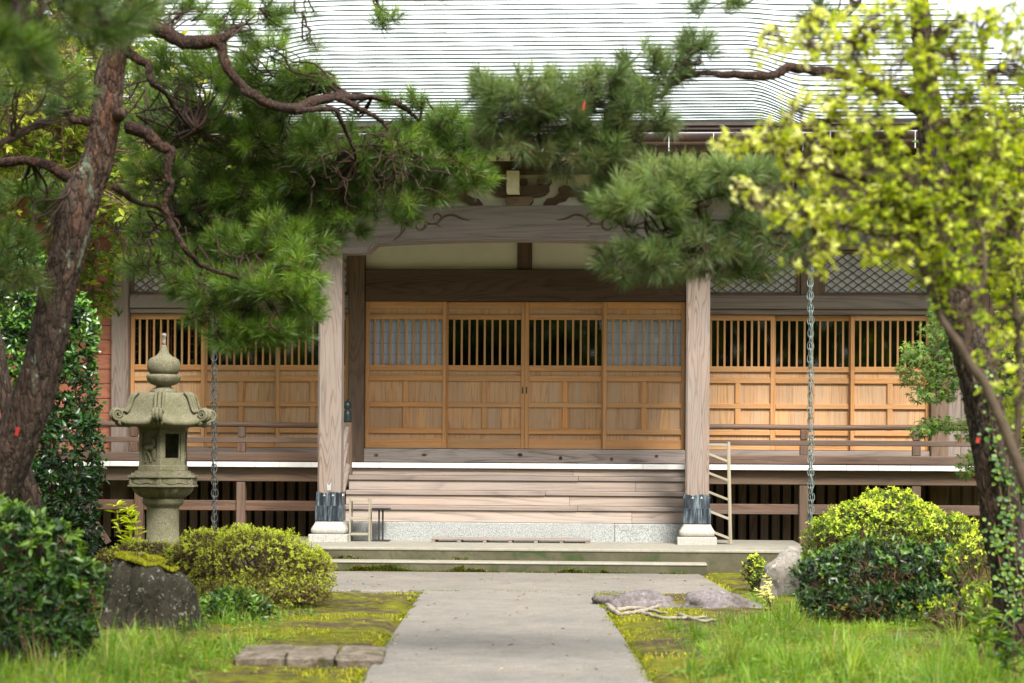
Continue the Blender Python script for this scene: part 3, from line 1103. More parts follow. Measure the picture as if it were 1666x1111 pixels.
# --- bracket set, carved struts and plaster above the beam
zpu0, zpu1 = tz(283, PY), tz(264, PY)
box('porch_purlin', -3.25, 3.25, PY - 0.11, PY + 0.11, zpu0, zpu1, W_DARK, T, 0.01)
box('plaster_panel', ba, bb, PY + 0.02, PY + 0.05, zk1 + 0.003, zpu0 - 0.003, M_PLASTER, T)


def bracket(xc, white=True):
    s = 25.5 / F
    zb_ = zk1 + 0.002
    extr = [(-16, 0), (16, 0), (22, 7), (22, 14), (-22, 14), (-22, 7)]
    b = extrude_poly('bracket_block', [(xc + a * s, zb_ + c * s) for a, c in extr], PY - 0.14, PY + 0.13, W_POST['x'], T)
    arm = [(-30, 15), (30, 15), (42, 18), (48, 24), (48, 33), (-48, 33), (-48, 24), (-42, 18)]
    extrude_poly('bracket_arm', [(xc + a * s, zb_ + c * s) for a, c in arm], PY - 0.09, PY + 0.018, W_DARK['x'], b)
    for k_ in (-40, 0, 40):
        extrude_poly('bearing_block', [(xc + (k_ + a) * s, zb_ + c * s) for a, c in [(-8, 34), (8, 34), (12, 38), (12, 43), (-12, 43), (-12, 38)]], PY - 0.11, PY + 0.018, W_DARK['x'], b)
    if white:
        w = [(-10, 17), (10, 17), (10, 34), (9, 36), (10, 38), (10, 52), (-10, 52), (-10, 38), (-9, 36), (-10, 34)]
        extrude_poly('bracket_nose', [(xc + (a - 9) * s, zb_ + c * s) for a, c in w], PY - 0.36, PY - 0.142, M_CREAM, b)
    return b


bracket(tx(846, 320, PY), True)
bracket(pxL, False)
bracket(pxR, False)
for xc, sg in ((tx(740, 310, PY), 1), (tx(930, 310, PY), -1)):
    s = 25.5 / F
    pts = [(-46, 0), (-40, 6), (-30, 9), (-22, 16), (-24, 24), (-14, 30), (-4, 26), (4, 33), (14, 34), (22, 28), (20, 20), (30, 14), (40, 12), (46, 4), (46, 0), (28, 0), (20, 7), (10, 9), (4, 16), (-8, 16), (-14, 8), (-24, 4), (-30, 0)]
    extrude_poly('carved_strut', [(xc + sg * a * s, zk1 + 0.002 + c * s) for a, c in pts], PY - 0.05, PY + 0.015, W_DARK['x'], T)

# --- roof: profile, courses of metal strip, eave build-up, rafters, gutter
EV = -3.6
z_e = tz(197.5, EV, 1000)
DS = 0.2
NC = 62
prof_s = np.arange(0, NC * DS + DS * 2, DS / 4)
th = np.radians(16.3 + 15.0 * np.clip(prof_s / 6.6, 0, 1) + 6.0 * np.clip((prof_s - 6.6) / 5, 0, 1))
py_ = EV + np.concatenate([[0], np.cumsum(np.cos(th[:-1]) * DS / 4)])
pz_ = z_e + np.concatenate([[0], np.cumsum(np.sin(th[:-1]) * DS / 4)])


def smooth(a, b, x):
    t_ = np.clip((x - a) / (b - a), 0, 1)
    return t_ * t_ * (3 - 2 * t_)


def roof_pt(s_, x):
    y = np.interp(s_, prof_s, py_)
    z = np.interp(s_, prof_s, pz_)
    w_ = smooth(2.70, 3.45, np.abs(x))
    fade = 1 - smooth(1.6, 7.4, s_)
    return y - 0.10 * w_ * fade, z - 0.27 * w_ * fade


ROOF_L, ROOF_R, HIPX, HIPS = -10.2, 7.2, 6.85, 0.065
KW = 3.32


def course_range(i):
    if i < 8:
        return -KW, KW
    hip = HIPX - (i - 8) * HIPS
    return ROOF_L, hip


deck = Geo()
for (x0, x1, s0, s1) in ((-KW, KW, 0.02, 1.6), (ROOF_L, ROOF_R - 0.35, 1.62, NC * DS)):
    xs = np.linspace(x0, x1, int((x1 - x0) / 0.3) + 2)
    ss = np.linspace(s0, s1, int((s1 - s0) / 0.2) + 2)
    v = []
    for s_ in ss:
        hx = HIPX - max(0.0, s_ / DS - 8) * HIPS
        xx_ = np.minimum(xs, hx) if x1 > KW else xs
        y, z = roof_pt(s_, xx_)
        v.append(np.stack([xx_, y, z - 0.07], -1))
    n = len(xs)
    f4 = [(i * n + j, i * n + j + 1, (i + 1) * n + j + 1, (i + 1) * n + j) for i in range(len(ss) - 1) for j in range(n - 1)]
    deck.add(np.concatenate(v), None, f4)
# far slope and hip ends close the roof off
yr, zr_ = roof_pt(NC * DS, np.array([0.0]))
yr, zr_ = float(yr[0]), float(zr_[0]) - 0.07
rows_ = np.linspace(1.62, NC * DS, 30)
for side_x in (lambda s_: HIPX - max(0.0, s_ / DS - 8) * HIPS, lambda s_: ROOF_L):
    A_, B_ = [], []
    for s_ in rows_:
        hx = side_x(s_)
        y, z = roof_pt(s_, np.array([hx]))
        A_.append((hx, float(y[0]), float(z[0]) - 0.07))
        B_.append((hx, 2 * yr - float(y[0]), float(z[0]) - 0.07))
    n = len(rows_)
    deck.add(A_ + B_, None, [(k_, k_ + 1, n + k_ + 1, n + k_) for k_ in range(n - 1)])
    if side_x(rows_[0]) > 0:
        back_r = B_
    else:
        back_l = B_
deck.add(back_r + back_l, None, [(k_, k_ + 1, n + k_ + 1, n + k_) for k_ in range(n - 1)])
roof = deck.build('roof', W_DARK['x'], T)
rr_ = np.random.default_rng(5)
for i in range(NC):
    x0, x1 = course_range(i)
    g = Geo()
    x = x0 - rr_.uniform(0, 1.2)
    while x < x1:
        L = 1.45
        a, b = max(x0, x), min(x1, x + L)
        x += L
        if b - a < 0.05:
            continue
        n = max(3, int((b - a) / 0.12) + 1)
        xs = np.linspace(a, b, n)
        lift = 0.019 + rr_.uniform(-0.002, 0.003)
        wob = 0.0022 * np.sin(xs * 5.3 + i * 1.7) + 0.0018 * np.sin(xs * 11.9 + i * 0.6)
        yA, zA = roof_pt(i * DS - 0.004, xs)
        yB, zB = roof_pt((i + 1) * DS + 0.006, xs)
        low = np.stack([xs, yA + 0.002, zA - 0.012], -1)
        top = np.stack([xs, yA - 0.004, zA + lift + wob], -1)
        bak = np.stack([xs, yB, zB + 0.001], -1)
        j = np.arange(n - 1)
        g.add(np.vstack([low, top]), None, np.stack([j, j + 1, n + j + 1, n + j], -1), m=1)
        g.add(np.vstack([top, bak]), None, np.stack([j, j + 1, n + j + 1, n + j], -1))
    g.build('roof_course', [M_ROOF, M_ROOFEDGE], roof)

# layered brown eave edge, front board, gutter and hangers for porch and wings
M_EAVE = M_BROWNCU


def eave(x0, x1, ye, ztop, seg):
    lay = [(0, 0.036, 0.00), (0.038, 0.076, 0.025), (0.078, 0.122, 0.05)]
    first = None
    for k_, (a, b, inn) in enumerate(lay):
        x = x0
        while x < x1 - 0.01:
            L = min(seg * random.uniform(0.8, 1.2), x1 - x)
            o = box('eave_board', x + 0.001, x + L - 0.001, ye + inn + random.uniform(0, 0.004), ye + 0.25, ztop - b, ztop - a, M_EAVE, T, 0.004)
            x += L
    box('eave_backing', x0, x1, ye + 0.10, ye + 0.20, ztop - 0.30, ztop - 0.124, W_DARK, T)
    gz = ztop - 0.175
    n = 2
    gy_ = ye - 0.03
    g = Geo()
    m_ = 12
    an = np.linspace(math.pi, 2 * math.pi, m_)
    rows = []
    for xx_ in (x0, x1):
        for a_ in an:
            rows.append((xx_, gy_ + 0.062 * math.cos(a_), gz + 0.045 + 0.085 * math.sin(a_)))
    f4 = [(j, j + 1, m_ + j + 1, m_ + j) for j in range(m_ - 1)]
    g.add(rows, None, f4)
    gut = g.build('gutter', M_GUTTER, T, True)
    md = gut.modifiers.new('thickness', 'SOLIDIFY')
    md.thickness = 0.004
    box('gutter_lip', x0, x1, gy_ - 0.066, gy_ - 0.060, gz + 0.042, gz + 0.052, M_STEEL, gut, 0.001)
    x = x0 + 0.25
    while x < x1:
        box('gutter_hanger', x - 0.006, x + 0.006, gy_ - 0.071, gy_ - 0.067, gz - 0.15, gz + 0.05, M_STEEL, gut, 0.001)
        x += 0.48
    return gz


gutter_z = eave(-KW, KW, EV - 0.01, z_e - 0.014, 1.3)
wy, wz = roof_pt(1.62, np.array([5.0]))
wy, wz = float(wy[0]), float(wz[0])
eave(ROOF_L, -KW - 0.01, wy - 0.02, wz - 0.016, 1.3)
eave(KW + 0.01, HIPX, wy - 0.02, wz - 0.016, 1.3)
# verges of the porch roof where it juts out past the wings
for sx in (-1, 1):
    for k_ in range(8):
        y0, z0 = roof_pt(k_ * 0.2, np.array([KW]))
        o = box('verge_board', sx * (KW + 0.003) - 0.02 + sx * 0.02, sx * (KW + 0.003) + 0.02 + sx * 0.02, float(y0[0]), float(y0[0]) + 0.195, float(z0[0]) - 0.17, float(z0[0]) + 0.02, M_EAVE, T)


def rafters(x0, x1, pitch, yA, yB, zA, slope, w_, h_, nm):
    base = box('eave_batten', x0, x1, yA + 0.06, yA + 0.12, zA + h_ / 2 + 0.012, zA + h_ / 2 + 0.075, W_DARK, T)
    bo_ = base.location
    L = (yB - yA) / math.cos(slope)
    g = Geo()
    v, f3, f4 = cbox(w_ / 2, L / 2, h_ / 2, 0.003)
    g.add(v, f3, f4)
    e, e3, e4 = cbox(w_ / 2, 0.004, h_ / 2, 0.002)
    g.add(e + np.array((0, -L / 2 - 0.0045, 0)), e3, e4, m=1)
    me = g.mesh('rafter', [W_DARK['y'], M_CREAM])
    n = int((x1 - x0) / pitch)
    for k_ in range(n + 1):
        xc = x0 + 0.04 + (x1 - x0 - 0.08) * k_ / n
        o = link('rafter', me, base, (xc - bo_.x, (yA + yB) / 2 - bo_.y, zA + math.tan(slope) * (yB - yA) / 2 - bo_.z))
        o.rotation_euler = (slope, 0, 0)


sl = math.radians(15)
rafters(-KW + 0.05, KW - 0.05, 0.1575, -3.28, -2.0, tz(250.5, -3.28), sl, 0.068, 0.078, 'a')
rafters(-KW + 0.05, KW - 0.05, 0.1575, -2.72, 0.0, tz(256.0, -2.72), math.radians(10), 0.068, 0.078, 'b')
rafters(ROOF_L + 0.1, -KW - 0.05, 0.20, -1.95, 0.0, wz - 0.33, math.radians(12), 0.07, 0.08, 'c')
rafters(KW + 0.05, HIPX - 0.15, 0.20, -1.95, 0.0, wz - 0.33, math.radians(12), 0.07, 0.08, 'd')
box('soffit_board', -KW + 0.03, KW - 0.03, -3.2, 0.0, z_e + 0.02, z_e + 0.045, W_DARK, T).rotation_euler = (math.radians(9), 0, 0)
box('upper_wall', xW0, xW1, 0.02, 0.10, zTop + 0.07, 5.55, W_DARK, T)
# ================================================================= ground, paths, steps
def m_ground():
    t = NT('moss_and_soil')
    v = t.coords('Object', False)
    a = t.noise(v, 0.9, 7, 0.65, 0.5)
    b = t.noise(v, 9, 6, 0.7)
    f = t.noise(v, 90, 4, 0.7)
    moss = t.ramp(b, [(0.3, (0.06, 0.075, 0.010)), (0.5, (0.18, 0.185, 0.014)), (0.7, (0.32, 0.30, 0.03))])
    soil = t.ramp(b, [(0.3, (0.055, 0.038, 0.024)), (0.6, (0.13, 0.092, 0.058))])
    fac = t.ramp(t.math('ADD', t.math('MULTIPLY', a, 0.75), t.math('MULTIPLY', b, 0.25)), [(0.435, 0.0), (0.525, 1.0)])
    c = t.mix(fac, soil, moss)
    c = t.mix(t.math('MULTIPLY', t.ramp(f, [(0.35, 1.0), (0.6, 0.0)]), 0.75), c, (0.035, 0.036, 0.010))
    t.set(c, 0.95, 0.1)
    t.bump(t.math('ADD', t.math('MULTIPLY', b, 0.7), f), 0.9, 0.02)
    return t.mat


M_GROUND = m_ground()
GZ = -0.035


def nz(x, y, s=1.0, o=0.0):
    return mnoise.noise((x * s + o, y * s - o, o * 0.37))


g = Geo()
g.add([(-300, -150, GZ - 0.05), (300, -150, GZ - 0.05), (300, 400, GZ - 0.05), (-300, 400, GZ - 0.05)], None, [(0, 1, 2, 3)])
xs = np.arange(-7.0, 7.01, 0.06)
ys = np.arange(5.0, 23.9, 0.06)
v = np.zeros((len(ys), len(xs), 3))
for j, yy in enumerate(ys):
    for i, xx in enumerate(xs):
        h_ = 0.012 * nz(xx, yy, 1.3) + 0.010 * nz(xx, yy, 6, 3) + 0.006 * nz(xx, yy, 17, 9)
        ax = abs(xx)
        if ax > 1.2:
            h_ += 0.03 * min(1, (ax - 1.2) / 1.5)
        if ax < 0.84 or (yy > 19.9 and -2.2 < xx < 2.1):
            h_ = min(h_, 0) - 0.03
        v[j, i] = (xx, yy, GZ + 0.02 + h_)
n = len(xs)
jj, ii = np.meshgrid(np.arange(len(ys) - 1), np.arange(n - 1), indexing='ij')
q = (jj * n + ii).ravel()
g.add(v.reshape(-1, 3), None, np.stack([q, q + 1, q + n + 1, q + n], -1))
ground = tag(g.build('ground', M_GROUND, None, True), kind='structure')

pathw = 0.775
path = box('path', -pathw, pathw, 2.0, 12.55, -0.12, 0.0, M_PATH, None, 0.012)
tag(path, kind='structure')
pp = box('path_slab', -pathw, pathw, 12.556 - path.location.y, 19.99 - path.location.y, -0.12 - path.location.z, 0.002 - path.location.z, M_PATH, path, 0.012)
land = tag(box('path_landing', -2.15, 2.02, 20.0, 23.52, -0.12, 0.004, M_PATH, None, 0.012), kind='structure')

# concrete platform and step, in the temple's frame, tops paler than the weathered faces
plat = empty('porch_platform', (OX, OY, 0), -math.asin(TS))
tag(plat, kind='structure')
PF, SF = -3.92, -4.37
zS = tz(915, SF)
xe0, xe1 = tx(505, 925, SF), tx(1150, 925, SF)
PX0, PX1 = -3.6, 3.3
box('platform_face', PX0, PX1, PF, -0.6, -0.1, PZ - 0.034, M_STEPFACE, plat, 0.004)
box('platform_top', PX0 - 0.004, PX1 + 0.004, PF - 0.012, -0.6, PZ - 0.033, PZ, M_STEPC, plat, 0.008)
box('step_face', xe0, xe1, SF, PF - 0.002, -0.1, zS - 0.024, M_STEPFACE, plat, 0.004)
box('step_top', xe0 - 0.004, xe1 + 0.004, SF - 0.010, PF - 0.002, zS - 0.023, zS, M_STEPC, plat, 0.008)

# moss growing on the step faces and along their feet
M_MOSS = leafmat('moss_green', [(0.0, (0.022, 0.040, 0.008)), (0.5, (0.06, 0.095, 0.012)), (1.0, (0.14, 0.17, 0.02))], 0.9, 0.2, 0.1)


def blades(g, P, h, w, lean=0.5, c=None, seg=2, drift=(0, 0), r=None, az=None):
    """curved grass blades: base points P (N,3), heights h, widths w"""
    r = r or rng
    N = len(P)
    az = r.uniform(0, 2 * math.pi, N) if az is None else az
    ln = np.abs(r.normal(0, lean, N)) + 0.08
    d = np.stack([np.cos(az) + drift[0], np.sin(az) + drift[1]], -1)
    d /= np.linalg.norm(d, axis=1)[:, None] + 1e-9
    sd = np.stack([-d[:, 1], d[:, 0], np.zeros(N)], -1)
    rot = r.uniform(-0.9, 0.9, N)
    sd = sd * np.cos(rot)[:, None] + np.concatenate([d, np.zeros((N, 1))], 1) * np.sin(rot)[:, None]
    rows = []
    for k in range(seg + 1):
        t = k / seg
        ang = ln * t * 1.25
        out = h * ln * t * t * 0.9
        up = h * t * np.cos(np.clip(ang * 0.75, 0, 1.5))
        cpos = P + np.stack([d[:, 0] * out, d[:, 1] * out, up], -1)
        if k < seg:
            ww = (w * (1 - 0.55 * t))[:, None] * sd * 0.5
            rows += [cpos - ww, cpos + ww]
        else:
            rows.append(cpos)
    m = 2 * seg + 1
    v = np.stack(rows, 1).reshape(-1, 3)
    b = np.arange(N) * m
    f4 = np.concatenate([np.stack([b + 2 * k, b + 2 * k + 1, b + 2 * k + 3, b + 2 * k + 2], -1) for k in range(seg - 1)]) if seg > 1 else None
    f3 = np.stack([b + 2 * seg - 2, b + 2 * seg - 1, b + 2 * seg], -1)
    cc = r.uniform(0, 1, N) if c is None else c
    g.add(v, f3, f4, np.repeat(cc, m))


g = Geo()
pts = []
for (fy, z0, z1, xa_, xb_, dens, o) in ((SF - 0.012, 0.0, zS - 0.03, xe0, xe1, 15000, 2.0), (PF - 0.004, zS, PZ - 0.045, xe0, xe1, 4000, 8.0)):
    N = dens
    X = rng.uniform(xa_, xb_, N)
    Z = z0 + (z1 - z0) * rng.uniform(0, 1, N) ** 1.3
    keep = []
    for a, b in zip(X, Z):
        rel = (b - z0) / (z1 - z0)
        left = 0.38 if (a < -0.4 or 0.55 < a < 1.45) else 0.0
        thr = 0.08 if o == 2.0 else 0.45
        keep.append(nz(a, b * 2, 2.4, o) + 0.3 * nz(a, b, 14, o) + left > thr + 0.75 * rel - (0.30 if rel < 0.18 and o == 2.0 else 0))
    keep = np.array(keep)
    P = np.stack([X, np.full(N, fy), Z], -1)[keep]
    pts.append(P)
P = np.concatenate(pts)
Rz = np.array(((TC, TS, 0), (-TS, TC, 0), (0, 0, 1)))
P = P @ Rz.T + np.array((OX, OY, 0))
blades(g, P, rng.uniform(0.006, 0.02, len(P)), rng.uniform(0.008, 0.016, len(P)), 1.2, seg=1, drift=(0, -1.2))
# cushions on the ground beside the path
for (x0, x1, y0, y1, N, o) in ((-3.2, -0.79, 11.8, 19.95, 42000, 0.0), (0.79, 3.0, 12.5, 19.95, 26000, 5.0), (2.0, 3.4, 20.0, 23.4, 8000, 3.0)):
    X, Y = rng.uniform(x0, x1, N), rng.uniform(y0, y1, N)
    k = np.array([nz(a, b, 1.1, o + 1) + 0.5 * nz(a, b, 5, o) > -0.05 for a, b in zip(X, Y)])
    P = np.stack([X, Y, np.full(N, GZ + 0.012) + 0.0], -1)[k]
    blades(g, P, rng.uniform(0.012, 0.034, len(P)), rng.uniform(0.010, 0.02, len(P)), 0.9, seg=1, c=rng.uniform(0.5, 1.0, len(P)))
# tufts creeping over the path edges and joints
N = 5200
X = rng.choice((-0.775, 0.775), N) + rng.normal(0, 0.022, N)
Y = rng.uniform(11.5, 20.0, N)
k = np.array([nz(a * 3, b, 1.7, 6) > 0.02 for a, b in zip(X, Y)])
X[:700], Y[:700] = rng.uniform(-2.0, 2.0, 700), rng.normal(19.995, 0.012, 700)
k[:700] = np.array([nz(a, 3.0, 2.3, 6) > 0.0 for a in X[:700]])
P = np.stack([X, Y, np.full(N, 0.0)], -1)[k]
blades(g, P, rng.uniform(0.006, 0.02, len(P)), rng.uniform(0.008, 0.015, len(P)), 1.0, seg=1, c=rng.uniform(0.2, 0.8, len(P)))
M_MOSS2 = leafmat('moss_yellow_green', [(0.0, (0.025, 0.045, 0.008)), (0.5, (0.12, 0.15, 0.012)), (0.75, (0.28, 0.29, 0.02)), (1.0, (0.42, 0.39, 0.05))], 0.9, 0.25, 0.1)
tag(g.build('moss', M_MOSS2), 'yellow green moss on the ground and step faces', 'moss', kind='stuff')


# ================================================================= stones, stump, kerb
def m_rock(name, c0, c1, lichen, lth=0.56, moss=None, scale=1.0):
    t = NT(name)
    v = t.coords('Object', True)
    a = t.noise(v, 5 * scale, 8, 0.7, 0.8)
    b = t.noise(v, 30 * scale, 6, 0.7)
    c = t.ramp(a, [(0.3, c0), (0.7, c1)])
    c = t.mix(t.math('MULTIPLY', t.ramp(b, [(0.35, 1.0), (0.55, 0.0)]), 0.6), c, mul3(c0, 0.5))
    lz = t.noise(v, 9 * scale, 7, 0.72, 0.5)
    c = t.mix(t.ramp(lz, [(lth, 0.0), (lth + 0.05, 0.85)]), c, lichen)
    t.set(c, 0.9, 0.2)
    t.bump(t.math('ADD', a, t.math('MULTIPLY', b, 0.5)), 0.7, 0.03)
    return t.mat


M_ROCK = m_rock('grey_rock', (0.13, 0.115, 0.095), (0.33, 0.30, 0.27), (0.42, 0.40, 0.36), 0.6)
M_FLATROCK = m_rock('purple_grey_rock', (0.07, 0.06, 0.056), (0.24, 0.21, 0.215), (0.36, 0.34, 0.335), 0.60)
M_STUMP = m_rock('old_stump_bark', (0.012, 0.011, 0.008), (0.058, 0.052, 0.034), (0.26, 0.26, 0.21), 0.585, scale=3.0)
M_KERB = m_rock('kerb_stone', (0.10, 0.078, 0.055), (0.26, 0.215, 0.175), (0.07, 0.065, 0.03), 0.52)
M_ROOT = simple('pale_root', (0.27, 0.235, 0.19), 0.8, 0.4, 20, 0.2, bump=0.4)


def rock(name, label, cat, loc, rad, mat, seed, rough=0.22, rot=0, group=None, flat=1.0, lev=4):
    bm = bmesh.new()
    bmesh.ops.create_icosphere(bm, subdivisions=lev, radius=1.0)
    for v_ in bm.verts:
        p = v_.co.copy()
        d = 1 + rough * mnoise.noise(p * 1.3 + Vector((seed, 0, 0))) * 2 + rough * 0.5 * mnoise.noise(p * 3.5 + Vector((0, seed, 0))) + rough * 0.25 * mnoise.noise(p * 9 + Vector((0, seed, 2)))
        cr = mnoise.cell(p * 2.2 + Vector((seed, 1, 0)))
        p *= d * (1 + 0.05 * (cr - 0.5))
        if p.z > 0:
            p.z = p.z if flat >= 1 else flat * math.tanh(p.z / flat)
        v_.co = Vector((p.x * rad[0], p.y * rad[1], p.z * rad[2]))
    me = bpy.data.meshes.new(name)
    bm.to_mesh(me)
    bm.free()
    for f in me.polygons:
        f.use_smooth = True
    me.materials.append(mat)
    o = link(name, me, None, loc)
    o.rotation_euler = (0, 0, rot)
    return tag(o, label, cat, group)


def gp(x, y):
    """ground point under photo pixel"""
    dx, dy = x - CX, y - CY
    v = dy - dx * R
    return at(x, y, F * H / v)


p = gp(1040, 988)
rock('flat_rock', 'long flat purple grey rock lying beside the path edge', 'rock', (p.x + 0.02, p.y + 0.35, -0.02), (0.36, 0.22, 0.13), M_FLATROCK, 3.1, 0.25)
p = gp(1168, 990)
rock('flat_rock', 'dark flat rock with pale crown right of the long flat rock', 'rock', (p.x, p.y + 0.3, -0.03), (0.33, 0.2, 0.14), M_FLATROCK, 8.4, 0.3)
p = at(1280, 925, 19.6)
rock('boulder', 'rounded grey boulder half hidden behind the right hand azaleas', 'boulder', (p.x + 0.03, p.y, 0.06), (0.28, 0.26, 0.33), M_ROCK, 5.5, 0.16)
# pale roots on the moss right of the path
rt = empty('surface_root', (1.0, 17.6, 0))
tag(rt, 'pale bare tree roots creeping over the moss right of the path', 'roots')
for k_, pl in enumerate(([(990, 988), (1010, 999), (1040, 996), (1075, 1005), (1110, 1005), (1150, 1004)], [(1005, 992), (1035, 989), (1060, 993), (1085, 998)],
                         [(1040, 996), (1065, 988), (1075, 984)], [(1105, 1000), (1140, 1010), (1165, 1008)], [(1170, 985), (1200, 983), (1226, 986)], [(985, 983), (1000, 990)])):
    g = Geo()
    P = catmull([np.array(gp(a, b)) + np.array((0, 0, 0.0)) for a, b in pl], 6)
    P[:, 2] += np.array([0.012 * nz(a * 9, b * 9) for a, b, c in P])
    tube(g, P - np.array(rt.location), np.linspace(0.020, 0.008, len(P)), 8)
    g.build('root', M_ROOT, rt, True)

# kerb stones left of the path
ke = empty('stone_edging', (-1.3, 13.0, 0))
tag(ke, 'row of three worn reddish edging stones crossing the moss left of the path', 'edging')
for (a, b, sd) in ((380, 462, 1), (464, 542, 2), (545, 621, 3)):
    z1 = 0.055 + 0.012 * sd % 0.02
    x0, x1 = at(a, 1064, 12.7).x, at(b, 1064, 12.7).x
    bm = bmesh.new()
    bmesh.ops.create_cube(bm, size=1.0)
    bmesh.ops.bevel(bm, geom=list(bm.edges), offset=0.035, segments=1, affect='EDGES')
    bmesh.ops.subdivide_edges(bm, edges=list(bm.edges), cuts=4, use_grid_fill=True)
    for v_ in bm.verts:
        v_.co = Vector((v_.co.x * (x1 - x0), v_.co.y * 0.70, v_.co.z * 0.15))
        v_.co += Vector((mnoise.noise(v_.co * 7 + Vector((sd, 0, 0))), mnoise.noise(v_.co * 7 + Vector((0, sd, 0))), 0.7 * mnoise.noise(v_.co * 6 + Vector((0, 0, sd))))) * 0.014
    me = bpy.data.meshes.new('stone')
    bm.to_mesh(me)
    bm.free()
    me.materials.append(M_KERB)
    o = link('stone', me, ke, ((x0 + x1) / 2 + 1.3, -0.02 * sd, -0.032))
    o.rotation_euler = (0.03, 0.02 * (sd - 2), 0.03)

# old mossy stump
sp = at(238, 1040, 15.2)
st_t = empty('tree_stump', (sp.x, 15.2, 0))
tag(st_t, 'broad old tree stump with lichen spots and a bright moss cap', 'stump')
g = Geo()
n = 96
zs_ = np.linspace(-0.08, at(238, 918, 15.2).z, 46)
zt_ = zs_[-1]
rows = []
for z_ in zs_:
    for k_ in range(n):
        a_ = 2 * math.pi * k_ / n
        ca, sa_ = math.cos(a_), math.sin(a_)
        t_ = max(0, z_) / zt_
        fl_ = max(0, math.sin(a_ * 5 + 0.6)) ** 2
        r_ = 0.270 + (1 - t_) ** 2.4 * (0.015 + 0.09 * fl_) + 0.035 * fl_
        r_ += 0.050 * mnoise.noise((ca * 3.1, sa_ * 3.1, z_ * 0.9)) + 0.040 * mnoise.noise((ca * 7, sa_ * 7, z_ * 1.6)) + 0.026 * mnoise.noise((ca * 15, sa_ * 15, z_ * 6))
        r_ += 0.06 * mnoise.noise((ca * 1.4 + 4, sa_ * 1.4, z_ * 2.2))
        r_ *= 1 - 0.30 * max(0, (t_ - 0.62) / 0.38) ** 2.2
        tilt = (0.05 * ca + 0.05 * mnoise.noise((ca * 1.5, sa_ * 1.5, 7.0))) * max(0, t_) ** 2
        rows.append((r_ * ca, r_ * sa_ * 0.9, z_ - tilt))
f4 = [(i * n + j, i * n + (j + 1) % n, (i + 1) * n + (j + 1) % n, (i + 1) * n + j) for i in range(len(zs_) - 1) for j in range(n)]
g.add(rows, None, f4)
top = rows[-n:]
for q_, dz in ((0.8, 0.012), (0.5, 0.02), (0.2, 0.022)):
    g.add([(a * q_ / 1, b * q_, c + dz + 0.01 * mnoise.noise((a * 9 * q_, b * 9 * q_, 1))) for a, b, c in top], None, None)
base = (len(zs_) - 1) * n
f4 = [(base + i * n + j, base + i * n + (j + 1) % n, base + (i + 1) * n + (j + 1) % n, base + (i + 1) * n + j) for i in range(3) for j in range(n)]
g.add([(0, 0, zt_ + 0.02)], [], None)
g.f4.append(np.array(f4))
g.m4.append(np.zeros(len(f4)))
g.build('stump_wood', M_STUMP, st_t, True)
g = Geo()
N = 9000
rr = np.sqrt(rng.uniform(0, 1, N)) * 0.215
aa = rng.uniform(0, 2 * math.pi, N)
P = np.stack([rr * np.cos(aa), rr * np.sin(aa) * 0.9, zt_ + 0.012 - np.array([0.05 * math.cos(q_) + 0.05 * mnoise.noise((math.cos(q_) * 1.5, math.sin(q_) * 1.5, 7.0)) for q_ in aa])], -1)
k = np.array([nz(a, b, 7, 4) > -0.30 - 0.3 * (a > -0.1) + 1.4 * max(0, a - 0.08) for a, b, c in P])
blades(g, P[k], rng.uniform(0.012, 0.03, k.sum()), rng.uniform(0.008, 0.014, k.sum()), 0.8, seg=1, c=rng.uniform(0.45, 1, k.sum()))
tag(g.build('moss_cap', M_MOSS2, st_t), kind='stuff')


# ================================================================= stone lantern
def m_lantern():
    t = NT('lantern_stone')
    v = t.coords('Object', False)
    a = t.noise(v, 120, 3, 0.75)
    b = t.noise(v, 4.5, 7, 0.66, 0.5)
    d = t.noise(v, 16, 6, 0.7)
    c = t.ramp(a, [(0.34, (0.06, 0.055, 0.035)), (0.5, (0.145, 0.132, 0.088)), (0.66, (0.23, 0.215, 0.155))])
    c = t.mix(t.ramp(b, [(0.42, 0.0), (0.68, 0.7)]), c, (0.075, 0.078, 0.032))
    c = t.mix(t.ramp(d, [(0.56, 0.0), (0.70, 0.55)]), c, (0.035, 0.032, 0.02))
    t.set(c, 0.9, 0.2)
    t.bump(t.math('ADD', a, d), 0.45, 0.006)
    return t.mat


M_LAN = m_lantern()
LY = 20.0
LS = LY / F
lb = at(265.5, 756, LY)
LAN = empty('stone_lantern', (lb.x, LY, 0))
tag(LAN, 'tall carved stone lantern with scroll cornered roof and onion top', 'lantern')
lzp = lambda py: at(265.5, py, LY).z
HX = -math.pi / 2 + 0.035                      # a corner faces the camera


def lg(name, g, smooth=True, parent=None):
    return g.build(name, M_LAN, parent or LAN, smooth)


g = Geo()
lathe(g, [(r_ * LS, lzp(y)) for r_, y in ((44, 985), (44, 935), (40, 930), (36, 905), (34, 890), (31, 887), (30.5, 881), (30, 878), (26.5, 876), (26.2, 850), (26.2, 826), (27, 824), (31.5, 821), (33.5, 817), (33.5, 812), (31, 809.5))], 48)
lg('shaft', g)
g = Geo()                                       # lotus bowl under the platform
fn = lambda t, i: 1 + (0.07 * abs(math.sin(t * 8)) if 1 <= i <= 5 else 0)
lathe(g, [(r_ * LS, lzp(y)) for r_, y in ((31, 810), (35, 808), (41, 803), (45, 798), (46.5, 794), (46, 792), (44, 791))], 128, fn=fn)
lg('lotus_bowl', g)
V6 = 1 / math.cos(math.pi / 6)


def hexl(prof, n=6):
    g = Geo()
    lathe(g, [(r_ * LS / 0.866, lzp(y)) for r_, y in prof], n, rot=HX)
    return g


